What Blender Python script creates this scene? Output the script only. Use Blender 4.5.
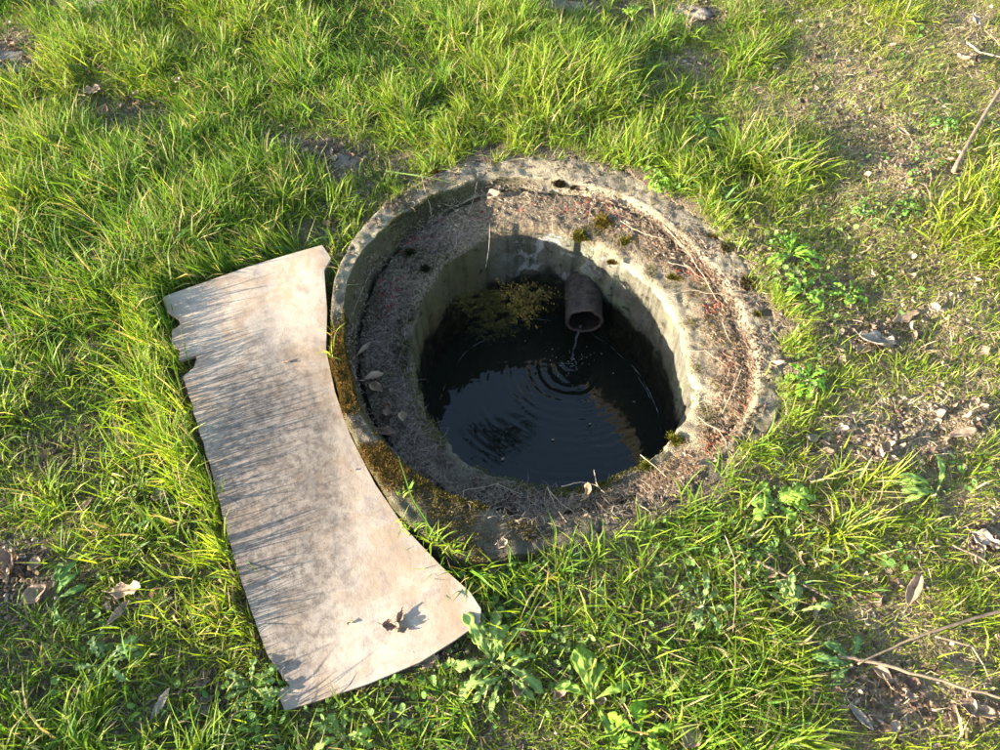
import bpy, bmesh, math, random
import numpy as np
from mathutils import Vector, Matrix, noise as mnoise

for o in list(bpy.data.objects):
    bpy.data.objects.remove(o)
scene = bpy.context.scene
COL = scene.collection
rng = np.random.default_rng(7)
random.seed(7)
PI = math.pi

# ------------------------------------------------------------------ camera
F_PX = 722.0
TILT = math.radians(33.0)
CAM_H = 1.55
cam_d = bpy.data.cameras.new('camera')
cam = bpy.data.objects.new('camera', cam_d)
COL.objects.link(cam)
cam.location = (0, 0, CAM_H)
cam.rotation_euler = (TILT, 0, 0)
cam_d.sensor_width = 36
cam_d.lens = 36 * F_PX / 1000.0
cam_d.clip_start = 0.02
cam_d.clip_end = 500
scene.camera = cam

# ------------------------------------------------------------------ light
SUN_EL = math.radians(13.0)
SUN_AZ = math.radians(19.0)          # direction the light travels, from +X towards +Y
w = bpy.data.worlds.new('World')
scene.world = w
w.use_nodes = True
nt = w.node_tree
nt.nodes.clear()
sky = nt.nodes.new('ShaderNodeTexSky')
sky.sky_type = 'NISHITA'
sky.sun_disc = False
sky.sun_elevation = SUN_EL
sky.sun_rotation = math.atan2(-math.cos(SUN_AZ), -math.sin(SUN_AZ))
bg = nt.nodes.new('ShaderNodeBackground')
bg.inputs[1].default_value = 0.115
wo = nt.nodes.new('ShaderNodeOutputWorld')
nt.links.new(sky.outputs[0], bg.inputs[0])
nt.links.new(bg.outputs[0], wo.inputs[0])
sd = bpy.data.lights.new('sun', 'SUN')
sd.energy = 5.0
sd.angle = math.radians(0.5)
sd.color = (1.0, 0.89, 0.74)
sun = bpy.data.objects.new('sun', sd)
COL.objects.link(sun)
trav = Vector((math.cos(SUN_AZ) * math.cos(SUN_EL), math.sin(SUN_AZ) * math.cos(SUN_EL), -math.sin(SUN_EL)))
sun.rotation_euler = trav.to_track_quat('-Z', 'Y').to_euler()
sun.location = (-4, -1, 2)
scene.view_settings.view_transform = 'Standard'
scene.view_settings.look = 'None'
scene.view_settings.exposure = 2.68
scene.view_settings.gamma = 1.0
scene.render.resolution_x = 1024
scene.render.resolution_y = 768

# ------------------------------------------------------------------ helpers
CT, ST = math.cos(TILT), math.sin(TILT)
def W(px, py, z=0.0):
    """point of the plane z seen at pixel (px,py) of the 1000x750 photograph"""
    a, b = px - 500.0, 375.0 - py
    d = np.array([a, ST * F_PX + b * CT, -CT * F_PX + b * ST])
    t = (z - CAM_H) / d[2]
    return np.array([d[0] * t, d[1] * t, z])
def PIX(x, y, z=0.0):
    x, y = np.asarray(x, float), np.asarray(y, float)
    z = np.asarray(z, float) - CAM_H
    dep = ST * y - CT * z
    return 500 + F_PX * x / dep, 375 - F_PX * (CT * y + ST * z) / dep

def tag(o, label=None, cat=None, group=None, kind=None):
    if label: o['label'] = label
    if cat: o['category'] = cat
    if group: o['group'] = group
    if kind: o['kind'] = kind
    return o
def link(name, me, mat=None, parent=None):
    o = bpy.data.objects.new(name, me)
    COL.objects.link(o)
    if mat is not None and me is not None and not me.materials: me.materials.append(mat)
    if parent is not None: o.parent = parent
    return o
def empty(name, loc=(0, 0, 0), rz=0):
    o = bpy.data.objects.new(name, None)
    COL.objects.link(o)
    o.location = loc
    o.rotation_euler = (0, 0, rz)
    o.empty_display_size = 0.05
    return o
def np_mesh(name, V, T, C=None, smooth=False):
    """triangle (or quad) mesh from numpy arrays"""
    me = bpy.data.meshes.new(name)
    V = np.asarray(V, np.float32); T = np.asarray(T, np.int32)
    k = T.shape[1]
    me.vertices.add(len(V)); me.vertices.foreach_set('co', V.ravel())
    me.loops.add(T.size); me.loops.foreach_set('vertex_index', T.ravel())
    me.polygons.add(len(T))
    me.polygons.foreach_set('loop_start', np.arange(0, T.size, k, dtype=np.int32))
    me.polygons.foreach_set('use_smooth', np.full(len(T), smooth, dtype=bool))
    if C is not None:
        a = me.color_attributes.new('Col', 'FLOAT_COLOR', 'POINT')
        C4 = np.ones((len(V), 4), np.float32); C4[:, :3] = C
        a.data.foreach_set('color', C4.ravel())
    me.update(calc_edges=True)
    me.validate()
    return me
def grid_faces(nu, nv, wrap=False):
    """quads of an nu x nv vertex grid (index = i*nv + j); wrap joins the last i to the first"""
    i = np.arange(nu if wrap else nu - 1); j = np.arange(nv - 1)
    I, J = np.meshgrid(i, j, indexing='ij')
    I2 = (I + 1) % nu
    return np.stack([I * nv + J, I2 * nv + J, I2 * nv + J + 1, I * nv + J + 1], -1).reshape(-1, 4)

# value noise, numpy
_P = np.random.default_rng(3).random((64, 256, 256)).astype(np.float32)[:8]
def vnoise(x, y, s=1.0, k=0):
    x = np.asarray(x, float) * s + 31.7 * k; y = np.asarray(y, float) * s + 17.3 * k
    xi = np.floor(x).astype(int); yi = np.floor(y).astype(int)
    fx = x - xi; fy = y - yi
    fx = fx * fx * (3 - 2 * fx); fy = fy * fy * (3 - 2 * fy)
    P = _P[k % 8]
    g = lambda a, b: P[a % 256, b % 256]
    return ((g(xi, yi) * (1 - fx) + g(xi + 1, yi) * fx) * (1 - fy) + (g(xi, yi + 1) * (1 - fx) + g(xi + 1, yi + 1) * fx) * fy) * 2 - 1
def fbm(x, y, s=1.0, k=0, o=4):
    r = 0; a = 1.0; t = 0
    for i in range(o):
        r = r + a * vnoise(x, y, s * 2 ** i, k + i); t += a; a *= 0.5
    return r / t
def sstep(a, b, x):
    t = np.clip((np.asarray(x, float) - a) / (b - a), 0, 1)
    return t * t * (3 - 2 * t)

# ------------------------------------------------------------------ materials
class Mat:
    def __init__(self, name, rough=0.8, spec=0.3):
        self.m = bpy.data.materials.new(name); self.m.use_nodes = True
        self.t = self.m.node_tree; self.t.nodes.clear()
        self.out = self.n('ShaderNodeOutputMaterial')
        self.b = self.n('ShaderNodeBsdfPrincipled')
        self.b.inputs['Roughness'].default_value = rough
        self.b.inputs['Specular IOR Level'].default_value = spec
        self.l(self.b.outputs[0], self.out.inputs[0])
        self.pos = self.n('ShaderNodeNewGeometry').outputs['Position']
    def n(self, t, **kw):
        x = self.t.nodes.new(t)
        for k, v in kw.items(): setattr(x, k, v)
        return x
    def l(self, a, b): self.t.links.new(a, b)
    def noise(self, scale, detail=6, rough=0.6, dist=0.0, vec=None):
        x = self.n('ShaderNodeTexNoise')
        x.inputs['Scale'].default_value = scale; x.inputs['Detail'].default_value = detail
        x.inputs['Roughness'].default_value = rough; x.inputs['Distortion'].default_value = dist
        self.l(vec or self.pos, x.inputs['Vector'])
        return x.outputs['Fac']
    def voro(self, scale, feature='F1', vec=None):
        x = self.n('ShaderNodeTexVoronoi', feature=feature)
        x.inputs['Scale'].default_value = scale
        self.l(vec or self.pos, x.inputs['Vector'])
        return x.outputs['Distance']
    def ramp(self, fac, a, b):
        x = self.n('ShaderNodeMapRange', interpolation_type='SMOOTHSTEP')
        x.inputs['From Min'].default_value = a; x.inputs['From Max'].default_value = b
        self.l(fac, x.inputs['Value'])
        return x.outputs[0]
    def mix(self, fac, c1, c2, mode='MIX'):
        x = self.n('ShaderNodeMix', data_type='RGBA', blend_type=mode)
        for s, v in ((x.inputs[0], fac), (x.inputs[6], c1), (x.inputs[7], c2)):
            if isinstance(v, (int, float)): s.default_value = v
            elif isinstance(v, tuple): s.default_value = (*v, 1)
            else: self.l(v, s)
        return x.outputs[2]
    def math(self, op, a, b=0.0):
        x = self.n('ShaderNodeMath', operation=op)
        for s, v in ((x.inputs[0], a), (x.inputs[1], b)):
            if isinstance(v, (int, float)): s.default_value = v
            else: self.l(v, s)
        return x.outputs[0]
    def sep(self, v=None):
        x = self.n('ShaderNodeSeparateXYZ'); self.l(v or self.pos, x.inputs[0])
        return x.outputs
    def color(self, c):
        if isinstance(c, tuple): self.b.inputs['Base Color'].default_value = (*c, 1)
        else: self.l(c, self.b.inputs['Base Color'])
        return self
    def bump(self, *pairs):
        prev = None
        for h, d in pairs:
            x = self.n('ShaderNodeBump'); x.inputs['Strength'].default_value = 1.0
            x.inputs['Distance'].default_value = d
            self.l(h, x.inputs['Height'])
            if prev: self.l(prev, x.inputs['Normal'])
            prev = x.outputs[0]
        self.l(prev, self.b.inputs['Normal'])
        return self

def leafy(name, transl=0.35, rough=0.5, spec=0.35, var=0.25, use_attr=True, col=(.1, .2, .03)):
    m = Mat(name, rough, spec)
    if use_attr:
        a = m.n('ShaderNodeAttribute'); a.attribute_name = 'Col'; c = a.outputs['Color']
    else:
        rgb = m.n('ShaderNodeRGB'); rgb.outputs[0].default_value = (*col, 1); c = rgb.outputs[0]
    f = m.noise(60, 3)
    c = m.mix(m.ramp(f, .3, .7), c, m.mix(1.0, c, (1 - var, 1 - var, 1 - var * .8), 'MULTIPLY'))
    m.color(c)
    tr = m.n('ShaderNodeBsdfTranslucent'); 
    m.l(m.mix(1.0, c, (1.25, 1.15, .5), 'MULTIPLY'), tr.inputs[0])
    mx = m.n('ShaderNodeMixShader'); mx.inputs[0].default_value = transl
    m.l(m.b.outputs[0], mx.inputs[1]); m.l(tr.outputs[0], mx.inputs[2]); m.l(mx.outputs[0], m.out.inputs[0])
    return m.m

M_grass = leafy('grass_blades', .46, .55, .18)
M_fibre = leafy('dry_fibres', .2, .8, .15, .3)
M_moss = leafy('moss_tips', .15, .95, .05, .5)
M_leaf = leafy('broad_leaves', .40, .62, .2, .3)

def soil_mat():
    m = Mat('soil', .95, .1)
    a = m.noise(9, 8, .7); b = m.noise(70, 6, .7); v = m.voro(160)
    c = m.mix(m.ramp(a, .35, .65), (.085, .06, .042), (.19, .145, .10))
    c = m.mix(m.ramp(b, .45, .7), c, (.25, .20, .145))
    c = m.mix(m.math('MULTIPLY', m.ramp(v, .25, .0), .8), c, (.05, .035, .025))
    d = m.noise(5, 4)
    sx = m.sep()[0]
    tan = m.math('MULTIPLY', m.ramp(m.math('ADD', sx, m.math('MULTIPLY', m.noise(3, 4), .8)), .75, 1.25), m.ramp(m.noise(22, 5), .3, .5))
    c = m.mix(tan, c, (.34, .255, .155))
    c = m.mix(m.math('MULTIPLY', m.ramp(d, .52, .66), .45), c, (.10, .11, .03))
    m.color(c); m.bump((b, .02), (v, .006))
    return m.m
M_soil = soil_mat()

def concrete_mat(name, kind):
    m = Mat(name, .9, .15)
    big = m.noise(7, 6, .65); mid = m.noise(28, 6, .7, .4); fine = m.noise(240, 4, .7); gr = m.voro(330)
    if kind == 'collar':
        c = m.mix(m.ramp(big, .38, .62), (.30, .25, .165), (.19, .165, .12))
    elif kind == 'ledge':
        c = m.mix(m.ramp(big, .40, .65), (.31, .255, .165), (.19, .155, .105))
    else:
        c = m.mix(m.ramp(big, .36, .66), (.085, .078, .052), (.145, .135, .105))
    c = m.mix(m.math('MULTIPLY', m.ramp(fine, .52, .68), .65), c, m.mix(1.0, c, (.42, .40, .36), 'MULTIPLY'))
    c = m.mix(m.math('MULTIPLY', m.ramp(gr, .22, .02), .55), c, m.mix(1.0, c, (.45, .42, .38), 'MULTIPLY'))
    x, y, z = m.sep()
    hx = float(W(551, 357)[0]); hy = float(W(551, 357)[1])
    dx = m.math('SUBTRACT', x, hx); dy = m.math('SUBTRACT', y, hy)
    if kind != 'shaft':
        # darker, dirtier concrete towards the left and near side
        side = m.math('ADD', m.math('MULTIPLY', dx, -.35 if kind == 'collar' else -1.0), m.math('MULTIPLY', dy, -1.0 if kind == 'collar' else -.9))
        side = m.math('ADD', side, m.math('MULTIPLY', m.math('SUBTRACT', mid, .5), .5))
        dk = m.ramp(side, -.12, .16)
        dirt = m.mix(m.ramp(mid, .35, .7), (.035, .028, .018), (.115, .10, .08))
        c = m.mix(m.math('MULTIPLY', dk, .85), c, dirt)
        sp = m.noise(48, 5, .62, .2)
        c = m.mix(m.math('MULTIPLY', m.ramp(sp, .60, .68), .85), c, (.055, .05, .02))
        if kind == 'ledge':
            rr = m.math('SQRT', m.math('ADD', m.math('MULTIPLY', dx, dx), m.math('MULTIPLY', dy, dy)))
            rr = m.math('ADD', m.math('SUBTRACT', rr, m.math('MULTIPLY', dx, .06)), m.math('MULTIPLY', m.math('SUBTRACT', m.noise(18, 6, .7), .5), .13))
            grit = m.mix(m.ramp(m.noise(120, 5, .75), .4, .6), (.045, .032, .020), (.19, .145, .095))
            c = m.mix(m.math('MULTIPLY', m.ramp(rr, .405, .445), .85), c, grit)
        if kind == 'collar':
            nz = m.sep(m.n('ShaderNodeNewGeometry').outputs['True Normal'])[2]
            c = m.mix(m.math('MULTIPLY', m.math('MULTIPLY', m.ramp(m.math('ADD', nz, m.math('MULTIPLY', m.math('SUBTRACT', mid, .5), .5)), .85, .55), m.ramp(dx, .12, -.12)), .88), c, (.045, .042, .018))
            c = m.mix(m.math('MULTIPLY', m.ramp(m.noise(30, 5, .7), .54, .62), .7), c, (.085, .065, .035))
            c = m.mix(m.math('MULTIPLY', m.ramp(m.noise(15, 4), .55, .7), .5), c, (.16, .16, .07))
    else:
        wob = m.math('MULTIPLY', m.math('SUBTRACT', m.noise(9, 6, .65), .5), .16)
        zz = m.math('ADD', z, m.math('ADD', wob, m.math('MULTIPLY', m.math('SUBTRACT', mid, .5), .09)))
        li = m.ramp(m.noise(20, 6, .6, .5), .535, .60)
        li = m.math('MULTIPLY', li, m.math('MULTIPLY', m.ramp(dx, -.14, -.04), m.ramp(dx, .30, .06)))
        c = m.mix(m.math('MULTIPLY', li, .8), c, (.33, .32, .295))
        gl = m.math('MULTIPLY', m.ramp(m.noise(6, 3), .5, .6), m.ramp(dx, .0, .2))
        c = m.mix(m.math('MULTIPLY', gl, .5), c, (.17, .20, .11))
        ol = m.ramp(dx, -.08, -.24)
        c = m.mix(m.math('MULTIPLY', ol, .7), c, (.115, .095, .035))
        sp = m.noise(34, 3, .5, .2)
        c = m.mix(m.math('MULTIPLY', m.ramp(sp, .635, .67), .85), c, (.03, .028, .015))
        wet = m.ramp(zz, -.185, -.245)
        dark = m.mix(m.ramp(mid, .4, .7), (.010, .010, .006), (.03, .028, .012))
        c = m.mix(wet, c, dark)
        mp = m.n('ShaderNodeMapping'); m.l(m.pos, mp.inputs[0]); mp.inputs['Scale'].default_value = (34, 34, 2.2)
        stk = m.noise(1.0, 5, .6, .2, mp.outputs[0])
        c = m.mix(m.math('MULTIPLY', m.ramp(stk, .50, .66), .6), c, m.mix(1.0, c, (.40, .38, .30), 'MULTIPLY'))
        pit = m.ramp(m.voro(75), .16, .08)
        c = m.mix(m.math('MULTIPLY', m.math('MULTIPLY', pit, m.ramp(mid, .5, .62)), .7), c, (.03, .028, .018))
        r = m.n('ShaderNodeMapRange'); m.l(wet, r.inputs[0]); r.inputs[3].default_value = .9; r.inputs[4].default_value = .35
        m.l(r.outputs[0], m.b.inputs['Roughness'])
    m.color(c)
    m.bump((mid, .012), (fine, .0035), (gr, .002))
    return m.m
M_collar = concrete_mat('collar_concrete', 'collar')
M_ledge = concrete_mat('ledge_concrete', 'ledge')
M_shaft = concrete_mat('shaft_concrete', 'shaft')

def board_mat():
    m = Mat('weathered_board', .62, .35)
    tc = m.n('ShaderNodeTexCoord').outputs['Object']
    mp = m.n('ShaderNodeMapping'); m.l(tc, mp.inputs[0])
    mp.inputs['Rotation'].default_value = (0, 0, math.radians(-18))
    mp.inputs['Scale'].default_value = (6, 1.6, 6)
    grain = m.noise(7, 8, .7, .3, mp.outputs[0])
    big = m.noise(4.5, 6, .6, .6); mid = m.noise(22, 6, .65); fine = m.noise(300, 3)
    c = m.mix(m.ramp(big, .35, .65), (.30, .25, .195), (.225, .19, .15))
    c = m.mix(m.math('MULTIPLY', m.ramp(grain, .45, .75), .3), c, (.30, .22, .155))
    st = m.math('MULTIPLY', m.ramp(m.noise(7, 8, .75, .8), .44, .62), .7)
    c = m.mix(st, c, (.20, .135, .08))
    c = m.mix(m.math('MULTIPLY', m.ramp(mid, .52, .68), .6), c, (.15, .12, .10))
    c = m.mix(m.math('MULTIPLY', m.ramp(fine, .55, .7), .3), c, (.25, .2, .16))
    bx, by, _z = m.sep(tc)
    e = m.math('ADD', m.math('POWER', m.math('DIVIDE', m.math('ADD', bx, m.math('ADD', .045, m.math('MULTIPLY', by, .22))), .15), 2.0), m.math('POWER', m.math('DIVIDE', m.math('ADD', by, .02), .36), 2.0))
    e = m.math('ADD', e, m.math('MULTIPLY', m.math('SUBTRACT', m.noise(9, 8, .75, .5), .5), 3.2))
    c = m.mix(m.math('MULTIPLY', m.math('ADD', m.math('MULTIPLY', m.ramp(e, 1.7, .5), .45), m.math('MULTIPLY', m.math('MULTIPLY', m.ramp(e, 2.2, .8), m.ramp(m.noise(55, 6, .75), .42, .62)), .5)), .95), c, (.075, .056, .042))
    # long pale scratches
    mp2 = m.n('ShaderNodeMapping'); m.l(tc, mp2.inputs[0])
    mp2.inputs['Rotation'].default_value = (0, 0, math.radians(-16)); mp2.inputs['Scale'].default_value = (60, 1.6, 60)
    sc = m.ramp(m.noise(1.6, 3, .5, 0, mp2.outputs[0]), .70, .74)
    c = m.mix(m.math('MULTIPLY', m.math('MULTIPLY', sc, m.ramp(by, -.2, -.3)), .4), c, (.5, .45, .40))
    m.color(c); m.bump((grain, .0006), (mid, .0012), (fine, .0004))
    return m.m
M_board = board_mat()

def simple_mat(name, c1, c2, scale=40, rough=.85, spec=.2, b=.002):
    m = Mat(name, rough, spec)
    f = m.noise(scale, 6, .65); g = m.noise(scale * 6, 3)
    c = m.mix(m.ramp(f, .35, .65), c1, c2)
    c = m.mix(m.math('MULTIPLY', m.ramp(g, .5, .7), .4), c, m.mix(1.0, c, (.5, .5, .5), 'MULTIPLY'))
    m.color(c); m.bump((f, b), (g, b * .3))
    return m.m
M_pipe = simple_mat('clay_pipe', (.026, .023, .020), (.070, .055, .042), 45, .85, .25, .006)
M_bore = simple_mat('wet_bore_shade_tint', (.012, .009, .007), (.022, .016, .012), 60, .5, .3, .002)  # wet grimy lining; its near-black colour also paints in the shade inside the pipe
M_pipe_rim = simple_mat('rusty_pipe_rim', (.10, .056, .042), (.045, .032, .026), 120, .6, .4, .002)
M_stone = simple_mat('grey_stone', (.20, .165, .13), (.105, .088, .07), 30, .9, .15, .006)
M_twig = simple_mat('dry_twig', (.23, .165, .105), (.14, .10, .068), 60, .8, .2, .001)
M_straw = simple_mat('dry_straw', (.38, .30, .20), (.26, .19, .125), 80, .7, .25, .0005)
M_brown = simple_mat('brown_leaf', (.22, .135, .085), (.14, .085, .055), 60, .7, .25, .001)
M_tan = simple_mat('tan_leaf', (.30, .20, .125), (.18, .12, .075), 60, .7, .25, .001)
M_pale = simple_mat('pale_leaf', (.34, .24, .155), (.20, .135, .088), 60, .7, .25, .001)
M_grey = simple_mat('greyed_leaf', (.33, .27, .20), (.17, .135, .10), 50, .8, .2, .001)
M_stalk = simple_mat('leaf_stalk', (.24, .25, .10), (.30, .22, .12), 80, .6, .3, .0004)

def water_mat():
    m = Mat('dark_water', .03, .5)
    m.color((.011, .012, .008))
    m.b.inputs['IOR'].default_value = 1.42
    n = m.noise(16, 3, .5, .5)
    m.bump((n, .0012))
    return m.m
M_water = water_mat()
def clear_mat():
    m = Mat('falling_water', .08, .5); m.color((.8, .87, .9))
    m.b.inputs['Transmission Weight'].default_value = .92; m.b.inputs['IOR'].default_value = 1.33
    return m.m
M_clear = clear_mat()
M_foam = simple_mat('scum_line', (.34, .36, .34), (.2, .22, .2), 200, .5, .4, .0003)

# ------------------------------------------------------------------ well contours, traced and laid on their own levels
HC = W(552, 357, -.03)[:2]
def contour(pts, zf):
    th, r = [], []
    for px, py in pts:
        z = 0.0
        for _ in range(4):
            p = W(px, py, z); a = math.atan2(p[1] - HC[1], p[0] - HC[0]); z = float(zf(a))
        th.append(a); r.append(math.hypot(p[0] - HC[0], p[1] - HC[1]))
    i = np.argsort(th); th = np.array(th)[i]; r = np.array(r)[i]
    tt = np.concatenate([th - 2 * PI, th, th + 2 * PI]); rr = np.concatenate([r, r, r])
    fine = np.linspace(-PI, PI, 361)[:-1]
    v = np.interp(fine, tt, rr)
    v = v + (fbm(np.cos(fine) * 3, np.sin(fine) * 3, 2.5, len(pts) % 5, 4)) * .012
    k = np.hanning(11); k /= k.sum()
    v = np.convolve(np.concatenate([v[-5:], v, v[:5]]), k, 'valid')
    return lambda a: np.interp((np.asarray(a) + PI) % (2 * PI) - PI, np.concatenate([fine, [PI]]), np.concatenate([v, v[:1]]))
def ang(vals):
    d = sorted((math.radians(k if k <= 180 else k - 360), v) for k, v in vals.items())
    t = np.array([x[0] for x in d]); v = np.array([x[1] for x in d])
    tt = np.concatenate([t - 2 * PI, t, t + 2 * PI]); vv = np.concatenate([v, v, v])
    return lambda a: np.interp((np.asarray(a) + PI) % (2 * PI) - PI, tt, vv)
z_lip = ang({0: .016, 35: .017, 60: .013, 90: .011, 115: .018, 130: .034, 150: .062, 170: .080, 190: .085, 205: .078, 225: .055, 250: .034, 270: .012, 310: .01, 335: .02})
z_crease = ang({0: .0, 45: -.005, 90: -.015, 120: -.03, 150: -.045, 180: -.055, 215: -.05, 250: -.045, 280: -.035, 320: -.015})
z_edge = ang({0: -.004, 45: -.005, 90: -.02, 135: -.035, 180: -.045, 230: -.045, 270: -.04, 320: -.02})
A = contour([(329,330),(330,290),(342,250),(375,208),(420,177),(470,157),(545,150),(600,158),(650,180),(700,212),(738,245),(768,292),(786,340),(787,400),(766,440),(738,474),(690,506),(620,533),(560,549),(510,565),(470,575),(440,562),(400,522),(365,462),(340,400)], z_lip)
B = contour([(341,330),(343,292),(356,257),(389,222),(420,198),(455,182),(490,173),(550,175),(600,184),(640,197),(668,216),(700,243),(730,275),(750,310),(761,345),(765,380),(759,410),(741,440),(722,460),(693,482),(640,508),(580,524),(530,530),(482,514),(440,496),(396,466),(364,430),(347,382)], z_lip)
Cc = contour([(357,340),(363,315),(380,266),(410,238),(440,215),(475,197),(510,189),(555,191),(600,199),(640,213),(662,232),(690,256),(715,285),(733,315),(745,348),(749,385),(741,418),(718,446),(688,470),(640,496),(580,514),(530,521),(482,508),(442,490),(406,462),(376,430),(361,385)], z_crease)
D = contour([(413,357),(414,320),(428,285),(450,258),(480,240),(510,231),(545,228),(580,237),(615,255),(645,280),(668,310),(683,345),(690,385),(688,415),(676,435),(660,449),(638,464),(610,478),(580,486),(550,487),(515,481),(480,466),(450,444),(430,415),(418,385)], z_edge)
def ring_z(a, r):
    """height of the concrete at polar (a, r) round the well centre"""
    a = np.asarray(a, float); r = np.asarray(r, float)
    d, c, b, o = D(a), Cc(a), B(a), A(a)
    zd, zc, zl = z_edge(a), z_crease(a), z_lip(a)
    x, y = HC[0] + r * np.cos(a), HC[1] + r * np.sin(a)
    z = np.where(r < c, zd + (zc - zd) * np.clip((r - d) / (c - d), 0, 1),
        np.where(r < b, zc + (zl - zc) * sstep(0, .72, (r - c) / (b - c)), zl - .05 * sstep(.75, 1.15, (r - b) / (o - b))))
    z = z + fbm(x, y, 14, 1) * .008 + fbm(x, y, 45, 2, 5) * .006
    return z
def polar(x, y):
    return np.arctan2(np.asarray(y) - HC[1], np.asarray(x) - HC[0]), np.hypot(np.asarray(x) - HC[0], np.asarray(y) - HC[1])
ZW = -.40
BOARD = np.array([(162,297),(166,312),(177,318),(179,325),(170,330),(172,345),(180,350),(179,361),(194,355),(195,367),(182,377),(190,400),(202,440),(215,482),(226,530),(240,577),(255,622),(268,656),(290,687),(276,690),(285,711),(320,700),(370,683),(420,662),(455,640),(480,622),(481,609),(470,592),(440,565),(405,528),(375,484),(350,435),(335,392),(326,350),(327,310),(324,270),(331,258),(322,245),(290,254),(250,266),(205,282)], float)
def in_poly(px, py, poly):
    px = np.asarray(px); py = np.asarray(py); ins = np.zeros(px.shape, bool); n = len(poly)
    for i in range(n):
        x1, y1 = poly[i]; x2, y2 = poly[(i + 1) % n]
        c = ((y1 > py) != (y2 > py)) & (px < (x2 - x1) * (py - y1) / (y2 - y1 + 1e-9) + x1)
        ins ^= c
    return ins
def ground_z(x, y):
    z = fbm(x, y, 1.6, 3, 3) * .018 + fbm(x, y, 9, 4, 3) * .010
    px, py = PIX(x, y, 0)
    a, r = polar(x, y)
    z = z * sstep(A(a) - .02, A(a) + .25, r)
    z = z + .016 * (1 - sstep(A(a), A(a) + .3, r)) * (np.cos(a) > -.5)
    # flat under the board
    bx, by = (np.asarray(px) - 320) / 230, (np.asarray(py) - 480) / 300
    m = 1 - sstep(.8, 1.3, np.hypot(bx, by))
    return z * (1 - m) - .004 * m
def surf_z(x, y):
    a, r = polar(x, y)
    return np.where(r < A(a) * .99, ring_z(a, r), ground_z(x, y))

def hit(px, py, lift=0.0):
    """point of the ground or concrete seen at a pixel"""
    zz = np.arange(.13, -.09, -.001)
    a, b = px - 500.0, 375.0 - py
    d = np.array([a, ST * F_PX + b * CT, -CT * F_PX + b * ST])
    t = (zz - CAM_H) / d[2]
    s_ = surf_z(d[0] * t, d[1] * t) + lift
    k = np.argmax(s_ >= zz)
    return np.array([d[0] * t[k], d[1] * t[k], zz[k]])
CLEAR = []            # where leaves and weeds have pressed the grass down (pixel x, y, radius)

# ------------------------------------------------------------------ ground
def build_ground():
    def axis(lo, hi, step, far):
        c = list(np.arange(lo, hi, step)); d = step
        while c[-1] < far: d *= 1.35; c.append(c[-1] + d)
        d = step
        while c[0] > -far: d *= 1.35; c.insert(0, c[0] - d)
        return np.array(c)
    xs = axis(-2.4, 2.4, .018, 60); ys = axis(-.7, 3.3, .018, 60)
    X, Y = np.meshgrid(xs, ys, indexing='ij')
    Z = ground_z(X, Y) + fbm(X, Y, 60, 5, 2) * .004 * (np.hypot(X, Y) < 5)
    a, r = polar(X, Y)
    Z = np.where(r < A(a) - .035, np.minimum(Z, -.09), np.where(r < A(a) + .05, np.minimum(Z, z_lip(a) + .004) + .004 * fbm(X, Y, 30, 1, 3), Z))
    F = grid_faces(len(xs), len(ys))
    keep_v = (r > D(a) * 1.12).ravel()
    F = F[keep_v[F].all(1)]
    V = np.stack([X, Y, Z], -1).reshape(-1, 3)
    used = np.unique(F); remap = -np.ones(len(V), int); remap[used] = np.arange(len(used))
    o = link('ground', np_mesh('ground', V[used], remap[F], smooth=True), M_soil)
    tag(o, kind='structure', label='bare brown soil under the grass round the well')
build_ground()

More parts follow.
